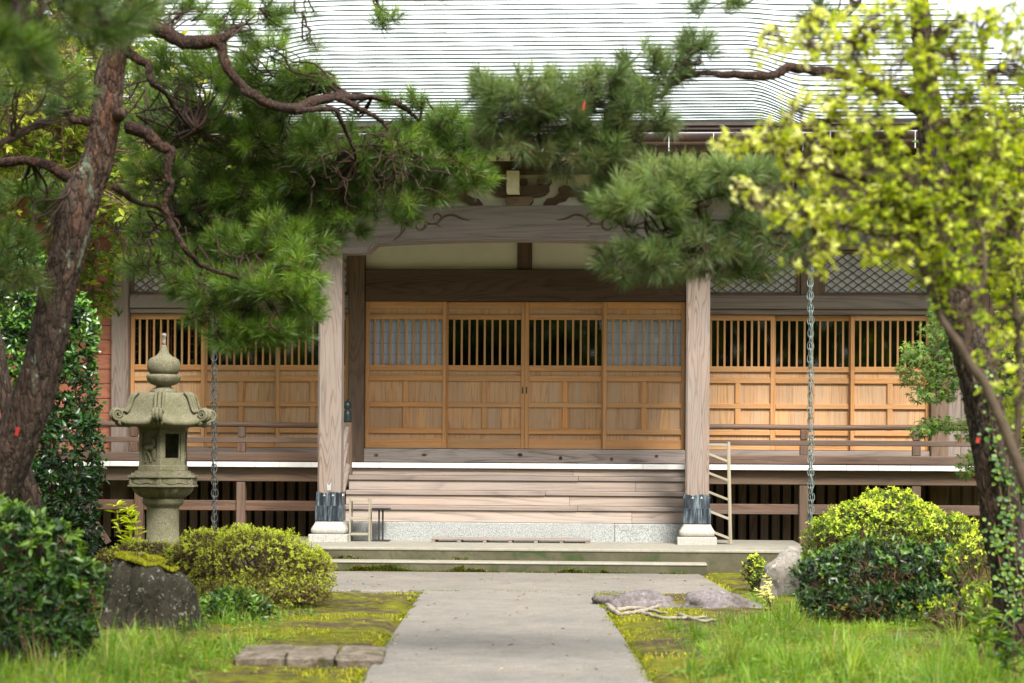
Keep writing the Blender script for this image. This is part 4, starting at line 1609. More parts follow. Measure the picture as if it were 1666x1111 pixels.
plt = lg('platform', hexl([(46, 792), (53.5, 791.5), (53.5, 789), (50, 788.5), (50, 777), (53.5, 776.5), (53.5, 773), (48, 772.5), (48, 769.5), (42.5, 769), (42.5, 766), (38, 765.5)]), False)
for s_ in range(6):                             # wave relief, one panel on each side
    a0 = HX + s_ * math.pi / 3
    c0 = np.array((math.cos(a0), math.sin(a0))) * 50 * LS / 0.866
    c1 = np.array((math.cos(a0 + math.pi / 3), math.sin(a0 + math.pi / 3))) * 50 * LS / 0.866
    nm = (c0 + c1) / 2
    nm /= np.linalg.norm(nm)
    g = Geo()
    for k_ in range(5):
        ts = np.linspace(0.08 + 0.0 * k_, 0.92, 22)
        zc = lzp(786.5) + (lzp(778.5) - lzp(786.5)) * (k_ + 0.5) / 5
        zz = zc + 0.008 * np.sin(ts * 13 + k_ * 0.5) * (1 if k_ % 2 else 0.8)
        P = np.stack([c0[0] + (c1[0] - c0[0]) * ts + nm[0] * 0.0015, c0[1] + (c1[1] - c0[1]) * ts + nm[1] * 0.0015, zz], -1)
        tube(g, P, 0.0075 * np.sin(np.linspace(0.2, math.pi - 0.2, 22)), 6)
    lg('wave_carving', g, True, plt)
    g = Geo()
    for ts in (0.03, 0.97):
        q0 = c0 + (c1 - c0) * ts + nm * 0.002
        tube(g, [(q0[0], q0[1], lzp(788.3)), (q0[0], q0[1], lzp(777.2))], 0.008, 6)
    lg('panel_edge', g, False, plt)

# fire box: corner posts, top and bottom rings, side panels, one open window
fb = lg('fire_box', hexl([(37.5, 765), (37.5, 758), (36.5, 757)]), False)
lg('box_head', hexl([(36.5, 703), (37.5, 702), (37.5, 697), (40, 695), (40, 689)]), False, fb)
RF = 36.5 * LS / 0.866
for s_ in range(6):
    a0 = HX + s_ * math.pi / 3
    q0 = np.array((math.cos(a0), math.sin(a0)))
    g = Geo()
    pr = []
    for dd in (-1, 1):
        pass
    q1 = np.array((math.cos(a0 + math.pi / 3), math.sin(a0 + math.pi / 3)))
    qm = np.array((math.cos(a0 - math.pi / 3), math.sin(a0 - math.pi / 3)))
    A, B, C_ = q0 * RF, q0 * RF + (q1 - q0) * RF * 0.15, q0 * RF + (qm - q0) * RF * 0.15
    D_ = q0 * (RF - 0.05)
    zl, zh = lzp(757.2), lzp(702.8)
    ring = [A, B, D_, C_]
    v = [(p_[0], p_[1], zl) for p_ in ring] + [(p_[0], p_[1], zh) for p_ in ring]
    g.add(v, None, [(0, 1, 5, 4), (1, 2, 6, 5), (2, 3, 7, 6), (3, 0, 4, 7)])
    lg('corner_post', g, False, fb)
    # panels: index 0 is the right hand front side (window), 5 the left hand front side (deer)
    mid = (q0 + q1) / 2 * RF
    nm = mid / np.linalg.norm(mid)
    tg_ = np.array((-nm[1], nm[0]))
    W_ = RF * 0.36
    for (za, zc, inn) in ((757.2, 745, 0.006), (706, 702.8, 0.006)) if s_ in (0, 3) else ((757.2, 702.8, 0.012),):
        z0, z1 = lzp(za), lzp(zc)
        g = Geo()
        P = []
        for dep in (inn, 0.045):
            for sx, zz in ((-W_, z0), (W_, z0), (W_, z1), (-W_, z1)):
                c_ = mid - nm * dep + tg_ * sx
                P.append((c_[0], c_[1], zz))
        g.add(P, None, [(0, 1, 2, 3), (7, 6, 5, 4), (0, 4, 5, 1), (1, 5, 6, 2), (2, 6, 7, 3), (3, 7, 4, 0)])
        lg('side_panel', g, False, fb)
    if s_ in (0, 3):
        g = Geo()
        for sx in (-W_ * 0.86, W_ * 0.86):
            c_ = mid - nm * 0.012 + tg_ * sx
            tube(g, [(c_[0], c_[1], lzp(745)), (c_[0], c_[1], lzp(706))], 0.010, 6)
        lg('window_jamb', g, False, fb)
    else:
        g = Geo()
        dr = lambda u_, w_: (mid - nm * 0.010 + tg_ * u_ * LS)[0:2].tolist() + [lzp(w_)]
        if s_ == 5:     # deer in relief
            sh = [([(-7, 731), (-3, 729), (3, 728), (8, 729)], [4.2, 5.2, 5.0, 4.6]), ([(7, 727), (8, 720), (6, 714)], [4.2, 3.0, 2.2]), ([(6.5, 713), (3, 711.5), (0, 712)], [2.6, 2.0, 1.0]),
                  ([(7, 711), (11, 708), (13, 709)], [1.1, 0.9, 0.5]), ([(9, 711), (13, 712)], [1.4, 0.6]),
                  ([(-8, 733), (-9.5, 740), (-8, 747), (-8.5, 753)], [3.0, 1.8, 1.4, 1.2]), ([(-5, 733), (-2, 741), (1.5, 747), (2, 752)], [2.6, 1.7, 1.3, 1.2]),
                  ([(8, 731), (9.5, 739), (8.5, 746)], [2.6, 1.6, 1.2]), ([(5, 732), (7, 742), (10, 749)], [2.2, 1.4, 1.1]), ([(-10, 729), (-11, 733)], [1.4, 0.7])]
        else:
            sh = [([(-8, 750), (-2, 735), (6, 722), (2, 712)], [1.5, 2.2, 2.0, 1.0]), ([(-2, 735), (-9, 726)], [1.6, 0.8]), ([(2, 728), (10, 734)], [1.6, 0.8])]
        for pl, rd in sh:
            P = catmull([dr(a, b) for a, b in pl], 4) - np.array((nm[0], nm[1], 0)) * -0.004
            tube(g, P, np.interp(np.linspace(0, 1, len(P)), np.linspace(0, 1, len(rd)), rd) * LS, 10)
        lg('relief_carving', g, True, fb)

# roof: dome that sweeps out, six ridges ending in scrolls
prof = [(37, 639.2), (40, 640.5), (44.5, 645), (47.5, 651), (50, 659), (52.5, 667), (56, 674), (61, 680), (67, 684), (71, 686.5)]
n = 96
g = Geo()


def hexr(t):
    a = ((t - HX) % (math.pi / 3)) - math.pi / 6
    return 1 / math.cos(a) * 0.866


rows = []
allp = prof + [(71, 692), (66, 694), (40, 694.5)]
for i, (r_, y) in enumerate(allp):
    for k_ in range(n):
        t_ = HX + 2 * math.pi * k_ / n
        hx_ = hexr(t_)
        w_ = min(1, 0.45 + i * 0.12)
        s_ = (w_ * hx_ + (1 - w_) * 0.93) / 0.866
        q_ = (hexr(t_) - 0.866) / 0.134
        lift = 7.5 * q_ ** 1.6 * max(0, (r_ - 48) / 23) if i < len(prof) + 2 else 0
        rows.append((r_ * LS * s_ * math.cos(t_), r_ * LS * s_ * math.sin(t_), lzp(y - lift)))
f4 = [((i + 1) * n + j, (i + 1) * n + (j + 1) % n, i * n + (j + 1) % n, i * n + j) for i in range(len(allp) - 1) for j in range(n)]
g.add(rows, [], f4)
k0 = len(rows)
g.add([(0, 0, lzp(639)), (0, 0, lzp(694.5))], None, None)
f3 = [(k0, j, (j + 1) % n) for j in range(n)] + [(k0 + 1, (len(allp) - 1) * n + (j + 1) % n, (len(allp) - 1) * n + j) for j in range(n)]
g.f3.append(np.array(f3))
g.m3.append(np.zeros(len(f3)))
kasa = lg('lantern_roof', g)
for s_ in range(6):
    a0 = HX + s_ * math.pi / 3
    ra, tg_ = np.array((math.cos(a0), math.sin(a0), 0)), np.array((-math.sin(a0), math.cos(a0), 0))
    g = Geo()
    for off, rd in ((-6.2, 2.6), (0, 3.4), (6.2, 2.6)):
        pl = [(40 / 0.866, 639.5), (46 / 0.866, 645), (49 / 0.866, 652), (51.5 / 0.866, 660), (54 / 0.866, 667), (58 / 0.866, 672)]
        P = catmull([ra * r_ * LS + tg_ * off * LS + np.array((0, 0, lzp(y))) for r_, y in pl], 5)
        tube(g, P, rd * LS, 8)
    lg('ridge', g, True, kasa)
    # scroll: three spiral ribs side by side
    g = Geo()
    for off, rd, big in ((-5.6, 2.8, 9.6), (0, 3.3, 10.8), (5.6, 2.8, 9.6)):
        n_ = 60
        ts = np.linspace(0, 1, n_)
        ang = -math.pi * 0.62 + ts * math.pi * 3.9
        r_ = big * (1 - 0.83 * ts)
        cx_, cy_ = 72.5 / 0.866 * 0.965, 675.0
        P = [ra * (cx_ + r_[i] * math.cos(ang[i])) * LS + tg_ * off * LS + np.array((0, 0, lzp(cy_ - r_[i] * math.sin(ang[i])))) for i in range(n_)]
        tube(g, P, rd * LS * (1 - 0.35 * ts), 8)
        lead = catmull([P[0], ra * 70 / 0.866 * LS * 0.97 + tg_ * off * LS + np.array((0, 0, lzp(689.5))), ra * 60 / 0.866 * LS + tg_ * off * 0.8 * LS + np.array((0, 0, lzp(692)))], 5)
        tube(g, lead, rd * LS, 8)
    lg('scroll', g, True, kasa)
# neck, lotus ring, onion jewel
g = Geo()
lathe(g, [(r_ * LS, lzp(y)) for r_, y in ((21.5, 640), (22, 637), (20, 634), (14, 630.5), (12, 629), (13, 627.5), (20, 625), (25, 620), (27, 614), (27, 611), (25, 609.5), (21, 609))], 64,
      fn=lambda t, i: 1 + (0.045 * abs(math.sin(t * 6)) if 6 <= i <= 9 else 0))
lg('lotus_ring', g)
g = Geo()
lathe(g, [(r_ * LS, lzp(y)) for r_, y in ((18, 610), (22.5, 608), (26, 602), (27, 596), (26.3, 590), (24, 585), (20, 582), (14, 579.5), (9.5, 575.5), (6.5, 570), (4.8, 565), (3.6, 561))], 48)
jw = lg('jewel', g)
g = Geo()
lathe(g, [(r_ * LS, lzp(y)) for r_, y in ((3.6, 562), (3.2, 556), (3.0, 548), (4.2, 546.5), (4.0, 543.5), (2.2, 542))], 20)
g.build('spire_tip', M_ROCK, jw, True)


# ================================================================= small furniture on the porch
def tframe(name, label, cat, lx, ly, rz=0):
    ca = math.asin(TS)
    w = Vector((OX + lx * TC + ly * TS, OY - lx * TS + ly * TC, PZ))
    o = empty(name, w, -ca + rz)
    return tag(o, label, cat)


# beige open shelf beside the left pillar
x0, x1 = tx(570, 850, -2.12), tx(603, 850, -2.12)
sh = tframe('shelf_rack', 'small beige three tier rack beside the left porch pillar', 'rack', (x0 + x1) / 2, -2.12)
hw, hh = (x1 - x0) / 2, tz(812, -2.12) - PZ
for sx in (-hw, hw - 0.012):
    for yy in (-0.11, -0.075, 0.09):
        box('leg', sx, sx + 0.014, yy, yy + 0.014, 0.0, hh + 0.012, W_BEIGE, sh, 0.002)
for zz in (0.07, 0.25, hh - 0.035):
    box('shelf', -hw + 0.015, hw - 0.014, -0.10, 0.095, zz, zz + 0.028, W_BEIGE, sh, 0.003)
# black stand
x0, x1 = tx(606, 850, -2.05), tx(634, 850, -2.05)
bt = tframe('black_stand', 'thin black metal stand with flat top and foot beside the beige rack', 'stand', (x0 + x1) / 2, -2.05)
hw, hh = (x1 - x0) / 2, tz(828, -2.05) - PZ
box('top', -hw, hw, -0.12, 0.12, hh - 0.018, hh, M_BLACKMETAL, bt, 0.003)
box('foot', -hw, hw, -0.12, 0.12, 0.0, 0.016, M_BLACKMETAL, bt, 0.003)
for sx in (-0.032, 0.012):
    box('upright', sx, sx + 0.018, -0.02, 0.01, 0.017, hh - 0.019, M_BLACKMETAL, bt, 0.002)
# shoe rack with slanting shelves behind the right pillar
xr1 = tx(1190, 800, -2.05)
sr = tframe('shoe_rack', 'tall pale shoe rack with slanting shelves behind the right porch pillar', 'rack', xr1 - 0.25, -2.05)
hh = tz(719, -2.05, 1187) - PZ
for sx in (-0.25, 0.20):
    for k_, yy in enumerate((-0.13, 0.10)):
        o = box('upright', sx + 0.012, sx + 0.042, yy, yy + 0.03, 0.0, hh if k_ == 0 else hh - 0.02, W_BEIGE, sr, 0.003)
        o.rotation_euler = (0, -0.026, 0)
for zz in (0.06, 0.285, 0.505, 0.725, 0.945):
    o = box('shelf', -0.215, 0.215, -0.135, 0.13, zz - 0.014, zz + 0.014, W_BEIGE, sr, 0.003)
    o.rotation_euler = (0, math.radians(21), 0)
    o.location.z = zz + 0.085
    o.location.x = 0.02 - zz * 0.026
box('top_bar', -0.215, 0.19, -0.13, -0.10, hh - 0.05, hh - 0.02, W_BEIGE, sr, 0.003)
# low duckboard at the foot of the stairs
x0, x1 = tx(703, 882, -2.05), tx(960, 882, -2.05)
db = tframe('duckboard', 'low grey slatted duckboard at the foot of the wooden stairs', 'duckboard', (x0 + x1) / 2, -2.0)
hw = (x1 - x0) / 2
for k_ in range(5):
    box('slat', -hw, hw, -0.24 + k_ * 0.085, -0.17 + k_ * 0.085, 0.028, 0.045, W_GREY, db, 0.003)
for k_ in range(7):
    xx_ = -hw + 0.01 + (2 * hw - 0.06) * k_ / 6
    box('bearer', xx_, xx_ + 0.045, -0.235, 0.165, 0.0, 0.0275, W_GREY, db, 0.003)


# ================================================================= rain chains
def link_mesh():
    g = Geo()
    n_ = 22
    ts = np.linspace(0, 2 * math.pi, n_ + 1)
    tube(g, np.stack([0.027 * np.cos(ts), 0 * ts, 0.044 * np.sin(ts)], -1), 0.0048, 6, cap=False)
    return g.mesh('link', M_CHAIN, True)


LM = link_mesh()
LM_G = LM.copy()
LM_G.materials[0] = M_CHAIN_G
for px_, pb, lab in ((347, 858, 'hanging rain chain of metal rings just right of the stone lantern'), (1318, 850, 'hanging rain chain of metal rings in front of the right wing doors')):
    cy_ = EV - 0.04
    cx_ = tx(px_, 690, cy_)
    w = Vector((OX + cx_ * TC + cy_ * TS, OY - cx_ * TS + cy_ * TC, 0))
    ch = empty('rain_chain', (w.x, w.y, gutter_z - 0.04))
    tag(ch, lab, 'rain chain', 'rain chains hung from the porch gutter')
    z = 0.0
    k_ = 0
    while gutter_z - 0.04 + z > 0.08:
        for sx in (-1, 1):
            o = link('link', LM if px_ < 800 else LM_G, ch, (sx * 0.011 + 0.003 * math.sin(k_ * 0.7) + 0.0006 * (k_ - 30), 0.004 * sx, z - 0.03))
            o.rotation_euler = (random.uniform(-0.1, 0.1), random.uniform(-0.07, 0.07), sx * 0.55 + (0.9 if k_ % 2 else 0) * sx + random.uniform(-0.25, 0.25))
        z -= 0.068
        k_ += 1
# ================================================================= plants
def unit(a):
    return a / (np.linalg.norm(a, axis=-1, keepdims=True) + 1e-9)


def rdir(N, r=None):
    r = r or rng
    return unit(r.normal(0, 1, (N, 3)))


def bark_disp(amp, su, sv, seed):
    """plates of bark: raised cells with sunk cracks, stretched along the stem"""
    def f(P, ring, rad):
        k, n = ring.shape[:2]
        d = np.zeros((k, n))
        L = np.concatenate([[0], np.cumsum(np.linalg.norm(np.diff(P, axis=0), axis=1))])
        for i in range(k):
            for j in range(n):
                r_ = ring[i, j]
                q = Vector((r_[0] * su * rad[i] * 8, r_[1] * su * rad[i] * 8, L[i] * sv + seed))
                q += mnoise.noise_vector(q * 1.7) * 0.25
                rg = 1 - abs(mnoise.noise(q * 0.9)) * 2
                rg2 = 1 - abs(mnoise.noise(q * 2.1 + Vector((5, 3, 1)))) * 2
                d[i, j] = -amp * (max(0, rg) ** 3 * 1.3 + max(0, rg2) ** 3 * 0.6) + amp * 1.8 * mnoise.noise(q * 0.3) + 0.4 * amp * mnoise.noise(q * 4)
        return d
    return f


def m_bark(name, dark, mid, red, lichen=None, lth=0.62, vs=0.35, scale=16, upper=None):
    """flaking plates: uneven stretched scales, dark cracks, patches of fresh red bark"""
    t = NT(name)
    v0 = t.coords('Object', False, (1, 1, vs))
    nv = t.n('ShaderNodeTexNoise')
    t.l(v0, nv.inputs['Vector'])
    nv.inputs['Scale'].default_value = 14
    nv.inputs['Detail'].default_value = 4
    sc = t.n('ShaderNodeVectorMath', operation='SCALE')
    t.l(nv.outputs['Color'], sc.inputs[0])
    sc.inputs['Scale'].default_value = 0.085
    ad = t.n('ShaderNodeVectorMath', operation='ADD')
    t.l(v0, ad.inputs[0])
    t.l(sc.outputs[0], ad.inputs[1])
    v = ad.outputs[0]
    w = t.noise(v0, 4, 4, 0.6)
    vo = t.voronoi(v, scale, 'DISTANCE_TO_EDGE')
    vc = t.voronoi(v, scale)
    vo2 = t.voronoi(v, scale * 2.7, 'DISTANCE_TO_EDGE')
    a = t.noise(v, 26, 7, 0.75)
    c = t.ramp(a, [(0.32, dark), (0.52, mid), (0.72, mul3(mid, 1.9))])
    if upper:                              # older dark bark below, redder young bark higher up the stem
        tc = t.n('ShaderNodeTexCoord')
        sx = t.n('ShaderNodeSeparateXYZ')
        t.l(tc.outputs['Object'], sx.inputs[0])
        hz = t.math('ADD', sx.outputs[2], t.math('MULTIPLY', w, 1.2))
        mr = t.n('ShaderNodeMapRange')
        t.l(hz, mr.inputs[0])
        mr.inputs[1].default_value, mr.inputs[2].default_value = 2.7, 3.9
        c = t.mix(mr.outputs[0], c, t.ramp(a, [(0.32, upper[0]), (0.52, upper[1]), (0.72, mul3(upper[1], 1.9))]))
        red = t.mix(mr.outputs[0], red, upper[2])
    pl = t.n('ShaderNodeSeparateColor')
    t.l(vc.outputs['Color'], pl.inputs[0])
    c = t.mix(t.ramp(t.math('ADD', t.math('MULTIPLY', pl.outputs[0], 0.35), t.math('MULTIPLY', w, 0.75)), [(0.52, 0.0), (0.72, 0.75)]), c, red)
    c = t.mix(t.math('MULTIPLY', t.ramp(pl.outputs[1], [(0.3, 0.0), (0.9, 1.0)]), 0.45), c, mul3(mid, 1.8))
    c = t.mix(t.ramp(vo.outputs[0], [(0.0, 0.85), (0.10, 0.0)]), c, mul3(dark, 0.4))
    c = t.mix(t.ramp(vo2.outputs[0], [(0.0, 0.6), (0.06, 0.0)]), c, mul3(dark, 0.6))
    if lichen:
        lz = t.noise(v, 6, 7, 0.75, 0.6)
        c = t.mix(t.ramp(lz, [(lth, 0.0), (lth + 0.05, 0.8)]), c, lichen)
    t.set(c, 0.88, 0.2)
    t.bump(t.math('ADD', t.math('ADD', t.ramp(vo.outputs[0], [(0, 0), (0.22, 1)]), t.math('MULTIPLY', t.ramp(vo2.outputs[0], [(0, 0), (0.2, 1)]), 0.4)), t.math('MULTIPLY', a, 1.0)), 0.9, 0.012)
    return t.mat


M_BARK_UP = m_bark('red_pine_bark', (0.04, 0.024, 0.018), (0.135, 0.088, 0.068), (0.25, 0.10, 0.05), (0.33, 0.29, 0.26), 0.63, 0.30, 22)
M_BARK_LOW = m_bark('pine_trunk_bark', (0.011, 0.008, 0.006), (0.058, 0.040, 0.031), (0.072, 0.042, 0.030), (0.20, 0.25, 0.18), 0.61, 0.30, 22, ((0.026, 0.017, 0.013), (0.098, 0.066, 0.052), (0.16, 0.072, 0.042)))
M_BRANCH = m_bark('branch_bark', (0.014, 0.009, 0.007), (0.055, 0.034, 0.026), (0.10, 0.045, 0.028), None, 0.62, 0.5, 40)
M_BARK_R = m_bark('black_pine_bark', (0.010, 0.008, 0.006), (0.055, 0.040, 0.031), (0.085, 0.05, 0.034), (0.18, 0.17, 0.14), 0.65, 0.30, 24)
M_TWIG = simple('pine_twig', (0.036, 0.021, 0.015), 0.8, 0.4, 18, 0.2, bump=0.5)
M_TWIG2 = simple('shrub_twig', (0.13, 0.085, 0.05), 0.8, 0.35, 18, 0.2, bump=0.4)
M_STEM = simple('shrub_stem', (0.075, 0.055, 0.038), 0.8, 0.35, 18, 0.2, bump=0.4)
M_PALE_TWIG = simple('pale_twig', (0.32, 0.29, 0.24), 0.8, 0.3, 18, 0.2)

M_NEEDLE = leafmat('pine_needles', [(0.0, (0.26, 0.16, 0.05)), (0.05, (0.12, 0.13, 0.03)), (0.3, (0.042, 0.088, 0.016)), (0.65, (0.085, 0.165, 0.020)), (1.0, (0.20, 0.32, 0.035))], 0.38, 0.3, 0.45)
M_NEEDLE_R = leafmat('pine_needles_grey', [(0.0, (0.24, 0.16, 0.06)), (0.08, (0.10, 0.12, 0.04)), (0.4, (0.065, 0.115, 0.034)), (0.75, (0.13, 0.20, 0.055)), (1.0, (0.26, 0.34, 0.10))], 0.38, 0.3, 0.45)


def needles(g, pos, axis, per, L, w, r, c0=None, spread=(12, 78)):
    """tufts: pos (T,3), axis (T,3)"""
    T_ = len(pos)
    P = np.repeat(pos, per, 0)
    A = np.repeat(axis, per, 0)
    N = len(P)
    perp = unit(np.cross(A, rdir(N, r)))
    u = r.uniform(0, 1, N)
    ph = np.radians(spread[0] + (spread[1] - spread[0]) * u ** 0.8)
    D = A * np.cos(ph)[:, None] + perp * np.sin(ph)[:, None]
    D[:, 2] -= 0.10
    D = unit(D)
    base = P - A * (u * 0.075)[:, None]
    ln = L * r.uniform(0.7, 1.12, N)
    tip = base + D * ln[:, None]
    sd = unit(np.cross(D, rdir(N, r))) * (w * 0.5)
    midp = base + D * (ln * 0.55)[:, None] + np.array((0, 0, 0.004))
    v = np.stack([base - sd, base + sd, midp + sd * 0.9, midp - sd * 0.9, tip], 1).reshape(-1, 3)
    b = np.arange(N) * 5
    if c0 is None:
        c0 = r.uniform(0.25, 0.9, T_)
    c = np.clip(np.repeat(c0, per) + r.normal(0, 0.14, N), 0.06, 1)
    c[r.uniform(0, 1, N) < 0.018] = 0.0
    g.add(v, np.stack([b + 3, b + 2, b + 4], -1), np.stack([b, b + 1, b + 2, b + 3], -1), np.repeat(c, 5))


def wander(A, B, r, amp=0.12, n=6, sag=0.0):
    A, B = np.asarray(A, float), np.asarray(B, float)
    L = np.linalg.norm(B - A)
    pts = [A]
    for i in range(1, n):
        t = i / n
        pts.append(A + (B - A) * t + r.normal(0, amp * L * 0.5, 3) * math.sin(t * math.pi) + np.array((0, 0, sag * L * math.sin(t * math.pi))))
    pts.append(B)
    return catmull(pts, 3)


def pine_clump(gn, gt, c, rad, attach, tufts, r, subs=6, per=92, L=0.108, w=0.0027, up=0.55, tone=0.55, lo=-0.5, tw=0.010):
    c, rad = np.asarray(c, float), np.asarray(rad, float)
    samples = []
    for k in range(subs):
        d = unit(r.normal(0, 1, (1, 3)))[0]
        d[2] = abs(d[2]) * 0.5 - 0.15
        e = c + rad * d * r.uniform(0.5, 0.85)
        P = wander(attach, e, r, 0.16, 5)
        tube(gt, P, np.linspace(tw, tw * 0.35, len(P)), 5)
        samples.append(P[3:])
    S = np.concatenate(samples)
    d = unit(r.normal(0, 1, (tufts * 3, 3)))
    d = d[d[:, 2] > lo][:tufts]
    T_ = len(d)
    rr = r.uniform(0.30, 1.0, T_) ** 0.5
    pos = c + rad * d * rr[:, None]
    ax = np.zeros((T_, 3))
    for i in range(T_):
        dist = np.linalg.norm(S - pos[i], axis=1)
        q = S[np.argmin(dist + r.uniform(0, 0.05, len(S)))]
        v = pos[i] - q
        nv = v / (np.linalg.norm(v) + 1e-9)
        a = nv * 0.5 + np.array((0, 0, up)) + d[i] * 0.5 + r.normal(0, 0.22, 3)
        ax[i] = a / np.linalg.norm(a)
        mid = q + v * 0.55 - np.array((0, 0, 0.12 * np.linalg.norm(v)))
        e = pos[i] - ax[i] * 0.01
        P = catmull([q, mid, e], 3)
        tube(gt, P, np.linspace(0.0042, 0.0026, len(P)), 4, cap=False)
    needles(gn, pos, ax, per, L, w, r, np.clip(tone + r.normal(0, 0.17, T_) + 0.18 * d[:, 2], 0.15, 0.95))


def stem(name, px, Y, mats, parent, n=10, disp=None, m=8, jit=0.0, r=None):
    """stem along photo pixels (x, y, width, [distance])"""
    P = [np.array(at(a[0], a[1], a[3] if len(a) > 3 else Y)) - np.array(parent.location) for a in px]
    W = [a[2] * (a[3] if len(a) > 3 else Y) / F / 2 for a in px]
    C = catmull(P, m)
    Wc = np.interp(np.linspace(0, 1, len(C)), np.linspace(0, 1, len(W)), W)
    g = Geo()
    if jit and r is not None:
        C = C + r.normal(0, jit, C.shape)
        C = np.vstack([C[:1], (C[:-2] + C[1:-1] * 2 + C[2:]) / 4, C[-1:]])
    tube(g, C, Wc, n, disp=disp)
    return g.build(name, mats, parent, True), C + np.array(parent.location)


# ---------------------------------------------------------------- left pine
r1 = np.random.default_rng(21)
LP = empty('pine_tree', tuple(at(-95, 1085, 14.0)))
LP.location.z = 0
tag(LP, 'large leaning red pine at the left edge with sweeping bare branches', 'tree')
tr_px = [(a, b, w * 0.87) for a, b, w in [(-112, 1090, 150), (-88, 1000, 122), (-62, 910, 108), (-22, 815, 98), (14, 740, 90), (44, 670, 84), (70, 590, 76), (93, 476, 70), (112, 405, 70), (122, 345, 77), (140, 300, 68), (158, 262, 61), (172, 195, 60), (179, 115, 55), (206, 45, 42), (222, -10, 38), (232, -70, 34), (236, -160, 28)]]
low = [p for p in tr_px if p[1] >= 340]
upp = [p for p in tr_px if p[1] <= 350]
stem('trunk', tr_px, 14.0, M_BARK_LOW, LP, 60, bark_disp(0.009, 5.5, 9.0, 1.0), 16)
br = {}
bd = bark_disp(0.006, 12.0, 16.0, 2.0)
for key, px in dict(
        A=[(226, 38, 30), (262, 50, 26), (300, 68, 24), (345, 66, 22), (360, 78, 20), (372, 112, 17), (395, 140, 16), (430, 165, 16), (475, 177, 18, 14.3), (510, 166, 17, 14.5), (545, 158, 15, 14.7), (600, 159, 10, 15), (640, 165, 9, 15.1), (668, 184, 8, 15.2), (682, 196, 6, 15.3)],
        A2=[(345, 66, 20), (362, 62, 16), (367, 58, 10)],
        A3=[(545, 158, 12, 14.7), (575, 172, 10, 14.8), (600, 185, 8, 14.9), (625, 200, 7, 15), (628, 222, 5, 15)],
        A4=[(480, 178, 10, 14.3), (540, 178, 8, 14.5), (556, 198, 8, 14.6), (562, 212, 7, 14.7), (575, 240, 5, 14.8), (578, 262, 4, 14.9)],
        A5=[(682, 196, 5, 15.3), (692, 160, 4, 15.3), (704, 178, 4, 15.4), (730, 205, 3, 15.5), (760, 250, 3, 15.6)],
        B=[(206, 80, 18), (222, 94, 17), (240, 104, 14), (243, 122, 13), (252, 138, 11), (275, 160, 9, 14.4), (290, 185, 7, 14.6), (318, 215, 5, 14.8)],
        C=[(204, 205, 24), (235, 216, 22), (258, 236, 20), (278, 247, 16), (272, 280, 13), (278, 302, 13), (268, 330, 12), (275, 358, 12), (290, 385, 11), (305, 410, 10), (335, 434, 9, 14.2), (375, 448, 8, 14.4), (410, 455, 6, 14.8)],
        D=[(150, 196, 18), (125, 196, 14), (102, 183, 15), (75, 198, 14, 13.5), (40, 214, 13, 13.2), (0, 234, 14, 12.8), (-50, 262, 14, 12.5)],
        E=[(130, 296, 22), (105, 284, 20), (80, 270, 18), (50, 262, 15), (20, 262, 16), (-20, 262, 18), (-70, 250, 18)],
        G=[(186, 305, 12), (205, 316, 12, 14.3), (225, 330, 9, 14.6), (250, 335, 7, 15), (285, 350, 5, 15.5)],
        I=[(206, 500, 5, 15), (340, 352, 6, 15.3), (400, 366, 5, 15.6), (440, 360, 4, 15.8)][1:],
        ).items():
    o, br[key] = stem('branch', px, 14.0, M_BRANCH, LP, 16 if key in ('A', 'C', 'D', 'E', 'B') else 8, bd if key in ('A', 'C', 'D', 'E', 'B') else None, 7, 0.006, r1)
# cut branch end on the trunk
g = Geo()
kp = np.array(at(203, 186, 13.9)) - np.array(LP.location)
tube(g, [kp + np.array((-0.05, 0.05, 0)), kp + np.array((0.0, -0.07, 0)), kp + np.array((0.004, -0.085, 0))], [0.045, 0.034, 0.026], 14)
g.build('branch_stub', M_BARK_LOW, LP, True)

gn, gt = Geo(), Geo()


def pc(x, y, Y, rx, ry, rd, key, tufts, r=r1, **kw):
    """clump seen at a pixel, hung from the nearest point of a branch"""
    c = np.array(at(x, y, Y))
    rad = (rx * Y / F, rd, ry * Y / F)
    B = br[key] if isinstance(key, str) else np.array([np.array(k) for k in key])
    a = B[np.argmin(np.linalg.norm(B - c, axis=1))]
    pine_clump(kw.pop('gn', gn), kw.pop('gt', gt), c, rad, a, tufts, r, **kw)


# sprays hanging to the right of the trunk
pc(410, 30, 14.5, 70, 55, 0.4, 'A', 36, tone=0.7)
pc(340, 130, 15.0, 70, 50, 0.4, 'B', 38, tone=0.62)
pc(270, 120, 15.2, 50, 50, 0.35, 'B', 26, tone=0.4)
pc(430, 150, 15.3, 90, 45, 0.45, 'A', 58, tone=0.62)
pc(500, 135, 15.0, 50, 28, 0.3, 'A', 30, tone=0.62)
pc(330, 230, 15.4, 90, 60, 0.5, 'B', 60, tone=0.38)
pc(440, 240, 15.6, 100, 60, 0.5, 'A4', 80, tone=0.45)
pc(550, 250, 15.2, 90, 55, 0.45, 'A4', 70, tone=0.40)
pc(640, 260, 15.3, 80, 60, 0.45, 'A3', 70, tone=0.40)
pc(720, 265, 15.5, 70, 55, 0.4, 'A5', 52, tone=0.45)
pc(770, 295, 15.6, 40, 35, 0.3, 'A5', 26, tone=0.5)
pc(620, 335, 15.4, 75, 48, 0.4, 'A3', 60, tone=0.42)
pc(700, 320, 15.6, 45, 30, 0.3, 'A5', 26, tone=0.45)
pc(520, 320, 15.5, 85, 55, 0.45, 'A4', 66, tone=0.5)
pc(430, 330, 15.7, 90, 55, 0.5, 'I', 66, tone=0.55)
pc(340, 330, 15.8, 80, 60, 0.5, 'G', 50, tone=0.45)
pc(250, 300, 16.2, 60, 55, 0.4, 'G', 32, tone=0.5)
